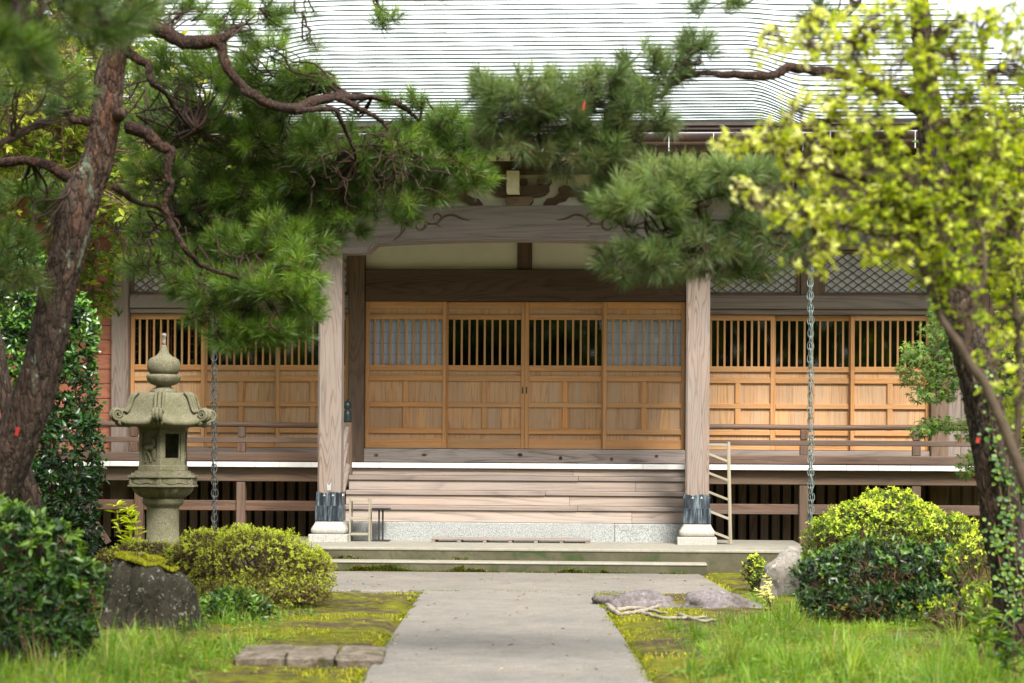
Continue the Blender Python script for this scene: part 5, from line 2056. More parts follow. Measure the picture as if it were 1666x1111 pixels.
pc(470, 400, 15.2, 80, 55, 0.45, 'C', 66, tone=0.58)
pc(395, 400, 15.4, 70, 45, 0.4, 'C', 44, tone=0.5)
pc(440, 480, 14.9, 95, 55, 0.45, 'C', 86, tone=0.62)
pc(340, 470, 15.1, 80, 40, 0.4, 'C', 46, tone=0.5)
pc(400, 545, 14.9, 70, 38, 0.35, 'C', 46, tone=0.6, lo=-0.8)
pc(490, 440, 14.8, 42, 50, 0.3, 'C', 34, tone=0.7)
pc(250, 440, 15.5, 60, 30, 0.3, 'C', 20, tone=0.45)
pc(300, 20, 14.6, 60, 30, 0.3, 'A', 18, tone=0.4)
pc(655, 165, 15.2, 45, 22, 0.2, 'A5', 12, tone=0.55)
pc(735, 195, 15.4, 60, 28, 0.25, 'A5', 26, tone=0.5)
pc(765, 235, 15.6, 55, 32, 0.25, 'A5', 28, tone=0.45)
pc(690, 215, 15.5, 60, 32, 0.3, 'A5', 32, tone=0.42)
for (x, y, Y, rx, ry, key, n, tone) in ((470, 190, 15.8, 80, 50, 'A', 50, 0.5), (390, 200, 16.0, 80, 60, 'A4', 50, 0.42), (290, 190, 15.8, 70, 60, 'B', 44, 0.4), (240, 220, 16.2, 50, 60, 'B', 30, 0.45),
                                      (500, 270, 16.0, 90, 50, 'A4', 60, 0.42), (390, 285, 16.2, 90, 55, 'G', 60, 0.48), (300, 280, 16.3, 70, 55, 'G', 44, 0.5), (570, 300, 15.9, 80, 45, 'A3', 50, 0.42),
                                      (460, 350, 16.0, 90, 50, 'I', 60, 0.55), (370, 370, 16.0, 80, 50, 'C', 50, 0.5), (500, 500, 15.0, 30, 50, 'C', 26, 0.65), (430, 430, 15.6, 90, 50, 'C', 60, 0.6),
                                      (300, 420, 15.8, 70, 45, 'C', 40, 0.5), (350, 510, 15.2, 60, 40, 'C', 30, 0.5), (450, 540, 15.0, 55, 34, 'C', 34, 0.6), (545, 370, 15.4, 60, 32, 'A4', 36, 0.5),
                                      (260, 380, 16.2, 60, 50, 'G', 30, 0.55), (220, 160, 16.4, 60, 70, 'B', 36, 0.5), (360, 90, 15.4, 60, 40, 'A', 24, 0.55), (440, 90, 15.2, 50, 40, 'A', 18, 0.6)):
    pc(x, y, Y, rx, ry, 0.45, key, n, tone=tone)
# sprays left of and above the trunk, nearer
pc(40, 150, 12.9, 120, 70, 0.6, 'D', 60, tone=0.35)
pc(60, 330, 14.5, 90, 60, 0.5, 'E', 40, tone=0.4)
pc(20, 430, 13.6, 60, 80, 0.4, 'E', 40, tone=0.25, lo=-0.8)
TOPB = [np.array(at(222, -30, 14.0)), np.array(at(160, -60, 11)), np.array(at(90, -60, 9)), np.array(at(60, -70, 8))]
gB = Geo()
tube(gB, catmull([p - np.array(LP.location) for p in TOPB], 5), np.linspace(0.04, 0.015, 16), 8)
gB.build('branch', M_TWIG, LP, True)
pc(70, 30, 8.6, 150, 70, 0.5, TOPB, 70, tone=0.34, per=90)
pc(190, 20, 10.0, 80, 45, 0.4, TOPB, 30, tone=0.5)
pc(20, 90, 7.8, 70, 50, 0.3, TOPB, 20, tone=0.5, per=90)
# thin hanging twigs against the roof
HT = [np.array(at(480, -40, 14.5)), np.array(at(620, -45, 14.8))]
gB = Geo()
tube(gB, catmull([np.array(at(222, -60, 14.0)) - np.array(LP.location), np.array(at(350, -70, 14.3)) - np.array(LP.location), HT[0] - np.array(LP.location), HT[1] - np.array(LP.location), np.array(at(740, -60, 15)) - np.array(LP.location)], 5), np.linspace(0.04, 0.012, 21), 8)
gB.build('branch', M_TWIG, LP, True)
pc(498, 75, 14.5, 26, 26, 0.12, [np.array(at(492, 20, 14.5))], 9, tone=0.2, per=26, subs=3)
pc(500, 30, 14.5, 30, 30, 0.12, HT, 6, tone=0.2, per=20, subs=3)
pc(625, 35, 14.8, 36, 26, 0.15, [np.array(at(610, -5, 14.8))], 12, tone=0.5, per=55, subs=3)
pc(690, -8, 14.8, 40, 14, 0.12, HT, 6, tone=0.5, per=50, subs=3)

# bare dead twigs among the sprays
for (x0, y0, x1, y1, k) in ((230, 120, 300, 200, 8), (560, 200, 660, 280, 14), (470, 190, 560, 300, 8), (180, 330, 290, 420, 14), (250, 340, 330, 460, 8), (610, 200, 690, 300, 10)):
    for q in range(k):
        a = at(r1.uniform(x0, x1), r1.uniform(y0, y1), 14.8)
        b = np.array(a) + np.array((r1.normal(0.02, 0.16), r1.normal(0, 0.1), -abs(r1.normal(0.12, 0.12))))
        P = wander(a, b, r1, 0.25, 5)
        tube(gt, P, np.linspace(0.006, 0.002, len(P)), 4, cap=False)
off = np.array(LP.location)
for G_ in (gn, gt):
    G_.v = [v - off for v in G_.v]
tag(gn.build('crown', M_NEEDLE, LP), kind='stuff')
tag(gt.build('twigs', M_TWIG, LP, True), kind='stuff')

# ---------------------------------------------------------------- right pine with ivy
r2 = np.random.default_rng(33)
RP = empty('pine_tree', tuple(at(1665, 1080, 13.0)))
RP.location.z = 0
tag(RP, 'dark barked pine at the right edge with ivy climbing its trunk', 'tree')
stem('trunk', [(1668, 1100, 92), (1655, 1000, 80), (1645, 930, 72), (1630, 850, 70), (1617, 760, 68), (1606, 680, 66), (1590, 610, 64), (1572, 540, 62), (1556, 470, 60), (1538, 390, 52), (1524, 300, 46), (1514, 200, 42), (1504, 100, 38), (1496, 0, 34), (1490, -100, 30)], 13.0, M_BARK_R, RP, 60, bark_disp(0.010, 5.5, 8.0, 7.0), 18)
br = {}
for key, px in dict(
        P=[(1512, 190, 26), (1450, 150, 22), (1380, 122, 20, 12.7), (1330, 116, 18, 12.4), (1285, 110, 17, 12.2), (1262, 122, 17, 12.1), (1215, 122, 16, 12), (1180, 122, 14, 12), (1130, 120, 11, 12), (1095, 138, 9, 12), (1060, 160, 8, 12), (1000, 180, 7, 12), (940, 185, 5, 12), (880, 190, 4, 12)],
        P2=[(1262, 122, 10, 12.1), (1278, 112, 9, 12.1), (1286, 106, 6, 12.1)],
        P3=[(1130, 120, 8, 12), (1115, 105, 6, 12), (1106, 100, 4, 12)],
        Q=[(1530, 330, 28), (1470, 300, 24), (1400, 285, 20, 12.6), (1330, 275, 17, 12.3), (1290, 276, 16, 12.1), (1245, 292, 14, 12), (1225, 320, 12, 12), (1190, 360, 10, 12), (1165, 375, 8, 12), (1120, 385, 6, 12)],
        Q2=[(1290, 276, 12, 12.1), (1270, 330, 10, 12.1), (1240, 380, 9, 12.1), (1200, 400, 7, 12.1), (1150, 410, 5, 12.1)],
        ).items():
    o, br[key] = stem('branch', px, 13.0, M_BRANCH, RP, 14, bd if key in 'PQ' else None, 7, 0.006, r2)
gn, gt = Geo(), Geo()
kwr = dict(r=r2, per=95, L=0.10, w=0.0028)
pc(960, 150, 12.0, 105, 45, 0.35, 'P', 60, tone=0.5, **kwr)
pc(850, 160, 11.8, 75, 55, 0.3, 'P', 42, tone=0.55, **kwr)
pc(790, 150, 11.9, 40, 38, 0.2, 'P', 18, tone=0.5, **kwr)
pc(840, 235, 11.9, 70, 35, 0.3, 'P', 26, tone=0.35, lo=-0.9, **kwr)
pc(950, 245, 12.0, 85, 50, 0.35, 'P', 46, tone=0.3, lo=-0.9, **kwr)
pc(810, 200, 11.9, 50, 40, 0.25, 'P', 26, tone=0.42, lo=-0.8, **kwr)
pc(900, 190, 11.9, 70, 45, 0.3, 'P', 30, tone=0.42, lo=-0.8, **kwr)
pc(1000, 230, 12.1, 60, 50, 0.3, 'P', 26, tone=0.35, lo=-0.9, **kwr)
pc(985, 310, 12.1, 50, 30, 0.25, 'P', 16, tone=0.35, lo=-0.9, **kwr)
pc(1045, 195, 12.0, 60, 55, 0.3, 'P', 34, tone=0.45, **kwr)
pc(1060, 110, 12.1, 75, 40, 0.3, 'P', 26, tone=0.45, **kwr)
pc(1135, 85, 12.1, 35, 38, 0.2, 'P3', 14, tone=0.45, **kwr)
pc(1110, 300, 11.8, 110, 50, 0.35, 'Q', 56, tone=0.72, **kwr)
pc(1040, 340, 11.7, 80, 55, 0.35, 'Q', 46, tone=0.7, **kwr)
pc(1190, 290, 11.8, 70, 45, 0.35, 'Q', 36, tone=0.72, **kwr)
pc(1040, 420, 11.8, 75, 45, 0.35, 'Q2', 42, tone=0.5, lo=-0.9, **kwr)
pc(1140, 410, 11.9, 90, 50, 0.4, 'Q2', 46, tone=0.35, lo=-0.9, **kwr)
pc(1250, 390, 12.0, 80, 50, 0.4, 'Q2', 42, tone=0.38, lo=-0.9, **kwr)
pc(1200, 440, 12.0, 70, 25, 0.3, 'Q2', 18, tone=0.35, lo=-0.9, **kwr)
pc(1320, 350, 12.1, 50, 50, 0.3, 'Q', 24, tone=0.45, **kwr)
pc(1160, 5, 12.3, 60, 14, 0.2, [np.array(at(1300, -30, 12.3))], 8, tone=0.4, **kwr)
pc(1340, 30, 12.5, 40, 40, 0.25, [np.array(at(1400, 0, 12.6))], 12, tone=0.3, **kwr)
for (x0, y0, x1, y1, k) in ((1030, 370, 1250, 420, 26), (1100, 350, 1300, 400, 20), (900, 200, 1060, 260, 14)):
    for q in range(k):
        a = at(r2.uniform(x0, x1), r2.uniform(y0, y1), 12.0)
        b = np.array(a) + np.array((r2.normal(-0.03, 0.14), r2.normal(0, 0.1), r2.normal(-0.02, 0.08)))
        P = wander(a, b, r2, 0.25, 5)
        tube(gt, P, np.linspace(0.007, 0.002, len(P)), 4, cap=False)
off = np.array(RP.location)
for G_ in (gn, gt):
    G_.v = [v - off for v in G_.v]
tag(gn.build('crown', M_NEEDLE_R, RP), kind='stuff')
tag(gt.build('twigs', M_TWIG, RP, True), kind='stuff')


# ---------------------------------------------------------------- leaves
def oval(g, P, D, U, L, W, c, cup=0.12):
    """oval leaves: base P, axis D, face normal U"""
    N = len(P)
    D = unit(D)
    S = unit(np.cross(D, U))
    U = np.cross(S, D)
    L = np.broadcast_to(L, (N,))[:, None]
    W = np.broadcast_to(W, (N,))[:, None]
    b = P
    m_ = P + D * L * 0.5 - U * L * cup * 0.5
    t = P + D * L - U * L * cup * 0.8
    r1_ = P + D * L * 0.28 + S * W * 0.42 + U * L * cup * 0.25
    r2_ = P + D * L * 0.66 + S * W * 0.44 + U * L * cup * 0.15
    l1_ = P + D * L * 0.28 - S * W * 0.42 + U * L * cup * 0.25
    l2_ = P + D * L * 0.66 - S * W * 0.44 + U * L * cup * 0.15
    v = np.stack([b, m_, t, r1_, r2_, l1_, l2_], 1).reshape(-1, 3)
    i = np.arange(N) * 7
    f3 = np.concatenate([np.stack([i, i + 3, i + 1], -1), np.stack([i, i + 1, i + 5], -1)])
    f4 = np.concatenate([np.stack([i + 3, i + 4, i + 2, i + 1], -1), np.stack([i + 1, i + 2, i + 6, i + 5], -1)])
    g.add(v, f3, f4, np.repeat(np.broadcast_to(c, (N,)), 7))


def bush(name, label, cat, lumps, N, L, W, mat, r, tip=0.5, base=None, whorl=5, twig=True, group=None, under=0.0, twigmat=None, shell=0.16, part='foliage', grow=0.0):
    """leaf clusters on the surface of a few overlapping lumps; (centre, radii) each"""
    cen = np.array([l[0] for l in lumps], float)
    rad = np.array([l[1] for l in lumps], float)
    b = np.array(base if base is not None else (cen[0][0], cen[0][1], 0.0))
    root = empty(name, tuple(b))
    tag(root, label, cat, group)
    vol = (rad[:, 0] * rad[:, 1] + rad[:, 0] * rad[:, 2] + rad[:, 1] * rad[:, 2])
    ncl = N // whorl
    which = r.choice(len(lumps), ncl, p=vol / vol.sum())
    d = rdir(ncl, r)
    d[:, 2] = np.where(d[:, 2] < -0.35, -d[:, 2], d[:, 2])
    ns = np.array([0.20 * mnoise.noise(Vector(q * 2.3) + Vector((w * 7.0, 0, 0))) + 0.13 * mnoise.noise(Vector(q * 6.1) + Vector((0, w * 3.0, 0))) for q, w in zip(d, which)])
    rr = 1 - np.abs(r.normal(0, shell, ncl)) + ns + grow * np.abs(r.normal(0, 0.05, ncl))
    P = cen[which] + rad[which] * d * rr[:, None]
    inside = np.zeros(ncl, bool)
    for k in range(len(lumps)):
        inside |= (np.sum(((P - cen[k]) / rad[k]) ** 2, 1) < 0.45) & (which != k)
    P, d, rr = P[~inside], d[~inside], rr[~inside]
    ok = P[:, 2] > 0.015
    P, d, rr = P[ok], d[ok], rr[ok]
    ax = unit(d * 0.9 + np.array((0, 0, 0.45)) + r.normal(0, 0.35, d.shape))
    n = len(P)
    PP = np.repeat(P, whorl, 0)
    AA = np.repeat(ax, whorl, 0)
    perp = unit(np.cross(AA, rdir(len(PP), r)))
    ph = np.radians(r.uniform(25, 85, len(PP)))
    D = AA * np.cos(ph)[:, None] + perp * np.sin(ph)[:, None]
    U = unit(AA + perp * -0.3 + r.normal(0, 0.25, AA.shape))
    PP = PP - AA * r.uniform(0, L * 1.1, len(PP))[:, None]
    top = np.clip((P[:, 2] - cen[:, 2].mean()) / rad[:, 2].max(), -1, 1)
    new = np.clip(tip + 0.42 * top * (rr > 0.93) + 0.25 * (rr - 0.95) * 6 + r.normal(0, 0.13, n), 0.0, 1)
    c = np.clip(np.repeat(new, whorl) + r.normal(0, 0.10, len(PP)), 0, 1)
    ln = L * r.uniform(0.6, 1.15, len(PP))
    g = Geo()
    oval(g, PP - b, D, U, ln, W / L * ln, c)
    tag(g.build(part, mat, root), kind='stuff')
    if twig:
        g = Geo()
        for k in range(int(40 * math.sqrt(len(lumps)))):
            i = r.integers(0, n)
            w = which[~inside][ok][i]
            a = np.array((cen[w][0] + r.normal(0, 0.12) * rad[w][0], cen[w][1] + r.normal(0, 0.1) * rad[w][1], 0.02))
            Q = wander(a, P[i], r, 0.16, 5, 0.08)
            tube(g, Q - b, np.linspace(0.010, 0.003, len(Q)), 5, cap=False)
        for k in range(n // 3):
            i = r.integers(0, n)
            e = P[i] - ax[i] * 0.10 + r.normal(0, 0.03, 3)
            Q = wander(e, P[i], r, 0.2, 3)
            tube(g, Q - b, np.linspace(0.0032, 0.0018, len(Q)), 3, cap=False)
        tag(g.build('twigs', twigmat or M_TWIG2, root, True), kind='stuff')
    return root


def lump(x, y, Y, rx, ry, rd):
    p = at(x, y, Y)
    return ((p.x, p.y, p.z), (rx * Y / F, rd, ry * Y / F))


M_AZ_L = leafmat('azalea_leaf_yellow', [(0.0, (0.055, 0.045, 0.020)), (0.3, (0.14, 0.10, 0.045)), (0.5, (0.23, 0.20, 0.055)), (0.7, (0.36, 0.42, 0.045)), (1.0, (0.62, 0.70, 0.10))], 0.6, 0.35, 0.25)
M_AZ_R = leafmat('azalea_leaf_green', [(0.0, (0.012, 0.028, 0.007)), (0.35, (0.045, 0.085, 0.014)), (0.6, (0.16, 0.26, 0.022)), (0.85, (0.40, 0.52, 0.035)), (1.0, (0.58, 0.68, 0.07))], 0.45, 0.35, 0.35)
M_DARKLEAF = leafmat('glossy_dark_leaf', [(0.0, (0.006, 0.017, 0.004)), (0.5, (0.02, 0.06, 0.009)), (0.8, (0.055, 0.13, 0.014)), (1.0, (0.14, 0.25, 0.025))], 0.36, 0.25, 0.45)
M_CAMELLIA = leafmat('camellia_leaf', [(0.0, (0.007, 0.022, 0.006)), (0.5, (0.022, 0.07, 0.011)), (0.85, (0.05, 0.14, 0.016)), (1.0, (0.12, 0.25, 0.03))], 0.27, 0.2, 0.5)
M_YELLOW = leafmat('pale_yellow_leaf', [(0.0, (0.08, 0.15, 0.012)), (0.35, (0.25, 0.36, 0.02)), (0.7, (0.60, 0.68, 0.07)), (1.0, (0.86, 0.87, 0.42))], 0.5, 0.55, 0.3, 1.35)
M_MAPLE = leafmat('maple_leaf', [(0.0, (0.34, 0.20, 0.05)), (0.05, (0.06, 0.11, 0.02)), (0.5, (0.075, 0.16, 0.025)), (1.0, (0.19, 0.29, 0.045))], 0.5, 0.35, 0.3)
M_FAR = leafmat('far_tree_leaf', [(0.0, (0.03, 0.06, 0.012)), (0.5, (0.10, 0.17, 0.02)), (1.0, (0.42, 0.46, 0.06))], 0.5, 0.45, 0.3)
M_IVY = leafmat('ivy_leaf', [(0.0, (0.02, 0.06, 0.014)), (0.6, (0.06, 0.14, 0.02)), (1.0, (0.20, 0.30, 0.025))], 0.45, 0.3, 0.35)

r3 = np.random.default_rng(5)
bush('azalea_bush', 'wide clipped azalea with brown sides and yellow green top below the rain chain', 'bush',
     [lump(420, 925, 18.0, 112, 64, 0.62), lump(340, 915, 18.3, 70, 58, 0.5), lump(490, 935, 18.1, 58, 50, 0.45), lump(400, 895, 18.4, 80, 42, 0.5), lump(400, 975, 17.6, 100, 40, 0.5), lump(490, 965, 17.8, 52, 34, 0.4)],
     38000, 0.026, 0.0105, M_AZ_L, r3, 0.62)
bush('azalea_bush', 'low brown leaved azalea in front of the stone lantern foot', 'bush',
     [lump(235, 912, 18.6, 70, 34, 0.45), lump(300, 925, 18.4, 50, 40, 0.4), lump(190, 920, 18.6, 40, 34, 0.4)], 14000, 0.022, 0.009, M_AZ_L, r3, 0.28)
bush('laurel_bush', 'small glossy green bush between the stump and the mossy ground', 'bush',
     [lump(380, 990, 16.3, 56, 34, 0.28), lump(345, 1000, 16.0, 36, 30, 0.22), lump(415, 1000, 16.2, 34, 28, 0.22)], 2300, 0.052, 0.020, M_DARKLEAF, r3, 0.62)
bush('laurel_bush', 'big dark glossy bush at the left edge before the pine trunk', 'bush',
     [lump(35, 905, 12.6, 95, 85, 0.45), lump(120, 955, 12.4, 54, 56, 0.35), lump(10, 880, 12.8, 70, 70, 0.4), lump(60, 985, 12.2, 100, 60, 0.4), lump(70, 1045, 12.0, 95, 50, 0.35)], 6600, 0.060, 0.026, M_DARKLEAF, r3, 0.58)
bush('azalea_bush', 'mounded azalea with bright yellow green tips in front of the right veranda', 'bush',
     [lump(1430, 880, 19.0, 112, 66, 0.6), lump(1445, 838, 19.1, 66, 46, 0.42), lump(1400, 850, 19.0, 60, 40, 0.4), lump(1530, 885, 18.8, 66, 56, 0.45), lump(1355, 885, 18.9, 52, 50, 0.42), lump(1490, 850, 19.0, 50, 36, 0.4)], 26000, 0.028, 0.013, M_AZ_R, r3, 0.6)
bush('laurel_bush', 'rounded dark green bush in front of the bright tipped azalea', 'bush',
     [lump(1430, 948, 16.4, 136, 76, 0.52), lump(1350, 955, 16.4, 70, 62, 0.42), lump(1520, 945, 16.5, 62, 66, 0.42), lump(1400, 985, 16.1, 110, 42, 0.4), lump(1500, 985, 16.1, 80, 42, 0.4)], 9000, 0.054, 0.025, M_DARKLEAF, r3, 0.36)
bush('azalea_bush', 'small leafy shrub at the corner of the platform beside the boulder', 'bush',
     [lump(1228, 935, 20.3, 22, 34, 0.16), lump(1245, 950, 20.0, 26, 24, 0.16)], 2200, 0.026, 0.013, M_AZ_R, r3, 0.45)
bush('azalea_bush', 'thin yellowish shrub at the foot of the ivy trunk', 'bush',
     [lump(1585, 930, 15.5, 50, 60, 0.3), lump(1600, 980, 15.0, 40, 40, 0.25), lump(1560, 1000, 15.0, 60, 36, 0.3)], 3000, 0.03, 0.012, M_AZ_R, r3, 0.62)
cb = bush('camellia_bush', 'tall glossy camellia behind the leaning pine trunk', 'bush',
          [lump(95, 660, 19.0, 68, 150, 0.5), lump(115, 560, 19.0, 46, 90, 0.45), lump(112, 740, 18.8, 56, 80, 0.45), lump(80, 800, 18.7, 88, 60, 0.45), lump(40, 600, 19.3, 70, 150, 0.5), lump(30, 480, 19.3, 70, 80, 0.5), lump(90, 870, 18.6, 80, 70, 0.4)],
          19000, 0.062, 0.029, M_CAMELLIA, r3, 0.44, whorl=4, twig=False)
g = Geo()
for k in range(5):
    P = wander((r3.normal(0, 0.12), r3.normal(0, 0.1), -0.02), (r3.normal(-0.1, 0.08), r3.normal(0, 0.08), 1.7), r3, 0.06, 5)
    tube(g, P, np.linspace(0.03, 0.01, len(P)), 7)
g.build('stems', M_TWIG, cb, True)
bush('leafy_shrub', 'loose green shrub filling the gap right of the ivy trunk', 'bush',
     [lump(1680, 520, 20.5, 60, 110, 0.4), lump(1665, 640, 20.5, 50, 90, 0.4), lump(1690, 780, 20.3, 70, 110, 0.4), lump(1650, 850, 20.2, 50, 70, 0.4), lump(1675, 930, 20.0, 70, 60, 0.4)],
     9000, 0.055, 0.024, M_FAR, r3, 0.42, whorl=5, twig=False)


# ---------------------------------------------------------------- leafy trees
def leaf_clump(g, gt, c, rad, attach, n, r, L, W, whorl=6, tone=0.5, tw=0.006, subs=5, flat=0.3):
    c, rad = np.asarray(c, float), np.asarray(rad, float)
    S = []
    for k in range(subs):
        e = c + rad * unit(r.normal(0, 1, (1, 3)))[0] * r.uniform(0.5, 0.95)
        P = wander(attach, e, r, 0.12, 5, 0.05)
        tube(gt, P, np.linspace(tw, tw * 0.3, len(P)), 5, cap=False)
        S.append(P[4:])
    S = np.concatenate(S)
    ncl = max(1, n // whorl)
    d = rdir(ncl, r) * (r.uniform(0.1, 1, (ncl, 1)) ** 0.4)
    pos = c + rad * d
    ax = np.zeros((ncl, 3))
    for i in range(ncl):
        q = S[np.argmin(np.linalg.norm(S - pos[i], axis=1) + r.uniform(0, 0.08, len(S)))]
        v = pos[i] - q
        ax[i] = v / (np.linalg.norm(v) + 1e-9)
        P = catmull([q, q + v * 0.5 + r.normal(0, 0.02, 3), pos[i]], 2)
        tube(gt, P, np.linspace(0.0028, 0.0014, len(P)), 3, cap=False)
    ax = unit(ax + np.array((0, 0, 0.5)) + r.normal(0, 0.2, ax.shape))
    PP, AA = np.repeat(pos, whorl, 0), np.repeat(ax, whorl, 0)
    perp = unit(np.cross(AA, rdir(len(PP), r)))
    ph = np.radians(r.uniform(35, 95, len(PP)))
    D = AA * np.cos(ph)[:, None] + perp * np.sin(ph)[:, None]
    D[:, 2] *= 0.7
    U = unit(np.array((0, 0, 1.0)) * flat + AA * 0.6 + r.normal(0, 0.35, AA.shape))
    ln = L * r.uniform(0.55, 1.15, len(PP))
    PP = PP - AA * r.uniform(0, L * 0.8, len(PP))[:, None]
    cc = np.clip(np.repeat(tone + r.normal(0, 0.16, ncl), whorl) + r.normal(0, 0.08, len(PP)), 0, 1)
    oval(g, PP, D, U, ln, W / L * ln, cc)


# pale yellow green shrub close to the camera on the right
r4 = np.random.default_rng(44)
YS = empty('yellow_shrub', tuple(at(1760, 1000, 8.2)))
YS.location.z = 0
tag(YS, 'tall airy shrub with pale yellow leaves reaching in from the right', 'shrub')
br = {}
for key, px in dict(
        s1=[(1760, 1200, 34), (1720, 980, 30), (1680, 830, 26), (1650, 735, 24), (1610, 640, 22), (1565, 570, 19), (1530, 510, 16), (1502, 440, 13), (1470, 390, 11), (1430, 345, 8), (1390, 300, 6), (1350, 250, 5)],
        s2=[(1502, 440, 11), (1500, 400, 10), (1480, 340, 8), (1470, 260, 7), (1440, 180, 6), (1400, 110, 5), (1370, 60, 4)],
        s3=[(1570, 575, 13), (1580, 500, 12), (1605, 440, 10), (1590, 360, 8), (1570, 280, 8), (1550, 200, 6), (1530, 100, 5), (1510, 20, 4)],
        s4=[(1650, 735, 16), (1660, 600, 14), (1650, 480, 12), (1640, 360, 10), (1620, 240, 8), (1600, 120, 6), (1590, 20, 5)],
        s5=[(1470, 390, 7), (1400, 375, 6), (1330, 360, 5), (1270, 345, 4), (1230, 335, 3)],
        s6=[(1440, 350, 6), (1360, 310, 5), (1300, 250, 4), (1240, 225, 3), (1190, 215, 3)],
        s7=[(1400, 110, 4), (1330, 80, 3), (1270, 50, 3), (1225, 30, 2)],
        ).items():
    px = [(a, b, w * 0.78) for a, b, w in px]
    o, br[key] = stem('stem', px, 8.2 if key != 's4' else 8.6, M_STEM, YS, 8, None, 6, 0.004, r4)
gl, gt = Geo(), Geo()


def lc(x, y, Y, rx, ry, rd, key, n, g=None, t=None, r=r4, **kw):
    c = np.array(at(x, y, Y))
    B = br[key] if isinstance(key, str) else np.array([np.array(k) for k in key])
    a = B[np.argmin(np.linalg.norm(B - c, axis=1))]
    leaf_clump(g or gl, t or gt, c, (rx * Y / F, rd, ry * Y / F), a, n, r, **kw)


ky = dict(L=0.028, W=0.0145)
for (x, y, rx, ry, key, n, tone) in (
        (1200, 230, 45, 22, 's6', 70, 0.78), (1265, 215, 45, 35, 's6', 90, 0.72), (1320, 260, 60, 50, 's6', 150, 0.66), (1250, 320, 45, 25, 's5', 70, 0.85), (1300, 345, 60, 35, 's5', 130, 0.75),
        (1380, 330, 70, 50, 's1', 190, 0.6), (1390, 380, 60, 35, 's5', 90, 0.6), (1320, 430, 60, 25, 's5', 40, 0.75), (1250, 70, 40, 35, 's7', 60, 0.8), (1320, 60, 60, 50, 's7', 140, 0.7),
        (1400, 60, 70, 60, 's2', 220, 0.62), (1390, 150, 70, 50, 's2', 210, 0.66), (1420, 230, 70, 60, 's2', 240, 0.58), (1480, 120, 60, 80, 's2', 220, 0.5), (1480, 300, 70, 60, 's2', 230, 0.45),
        (1550, 80, 60, 80, 's3', 180, 0.42), (1560, 200, 70, 70, 's3', 230, 0.5), (1570, 320, 70, 70, 's3', 230, 0.42), (1610, 420, 60, 50, 's4', 150, 0.42), (1640, 250, 60, 80, 's4', 200, 0.45), (1630, 110, 50, 60, 's4', 90, 0.5),
        (1350, 200, 60, 45, 's6', 130, 0.75), (1440, 330, 60, 50, 's1', 150, 0.5), (1520, 380, 60, 50, 's3', 150, 0.4), (1440, 420, 60, 30, 's1', 60, 0.6), (1620, 320, 60, 60, 's4', 160, 0.55), (1560, 500, 60, 40, 's3', 60, 0.4), (1500, 350, 60, 50, 's2', 140, 0.5), (1600, 250, 60, 60, 's3', 150, 0.5), (1530, 440, 60, 36, 's3', 90, 0.45), (1650, 440, 40, 50, 's4', 120, 0.6), (1460, 390, 50, 40, 's1', 80, 0.6), (1590, 150, 50, 60, 's3', 110, 0.5), (1655, 200, 36, 60, 's4', 100, 0.6), (1640, 40, 50, 50, 's4', 90, 0.6), (1580, 50, 50, 50, 's3', 90, 0.55), (1665, 110, 36, 50, 's4', 70, 0.6), (1655, 370, 40, 60, 's4', 110, 0.6), (1540, 430, 60, 40, 's3', 90, 0.4), (1640, 520, 45, 60, 's4', 100, 0.5), (1610, 600, 45, 40, 's4', 40, 0.4), (1655, 650, 30, 40, 's4', 40, 0.4), (1340, 400, 30, 20, 's5', 30, 0.8), (1300, 160, 35, 30, 's6', 40, 0.75), (1470, 20, 60, 40, 's2', 120, 0.5), (1200, 300, 20, 14, 's5', 14, 0.85)):
    lc(x, y, 8.2 if key != 's4' else 8.6, rx, ry, 0.22, key, int(n * 2.9), tone=min(1, tone + 0.02), **ky)
off = np.array(YS.location)
for G_ in (gl, gt):
    G_.v = [v - off for v in G_.v]
tag(gl.build('foliage', M_YELLOW, YS), kind='stuff')
tag(gt.build('twigs', M_STEM, YS, True), kind='stuff')


# maple beside the right end of the hall
def star(g, P, D, U, L, c):
    N = len(P)
    D = unit(D)
    S = unit(np.cross(D, U))
    pts = [(0, 0)]
    for k, (a, l) in enumerate(((-100, 0.5), (-55, 0.8), (0, 1.0), (55, 0.8), (100, 0.5))):
        if k:
            am = math.radians(a - 25)
            pts.append((0.28 * math.cos(am), 0.28 * math.sin(am)))
        pts.append((l * math.cos(math.radians(a)), l * math.sin(math.radians(a))))
    pts = np.array(pts)
    m = len(pts)
    L = np.broadcast_to(L, (N,))
    U2 = np.cross(S, D)
    dr = -0.25 * (pts[:, 0] ** 2 + pts[:, 1] ** 2)
    v = P[:, None, :] + L[:, None, None] * (D[:, None, :] * pts[None, :, 0, None] + S[:, None, :] * pts[None, :, 1, None] + U2[:, None, :] * dr[None, :, None])
    i = np.arange(N)[:, None] * m
    f = np.concatenate([np.stack([i + 0, i + k, i + k + 1], -1).reshape(-1, 3) for k in range(1, m - 1)])
    g.add(v.reshape(-1, 3), f, None, np.repeat(c, m))


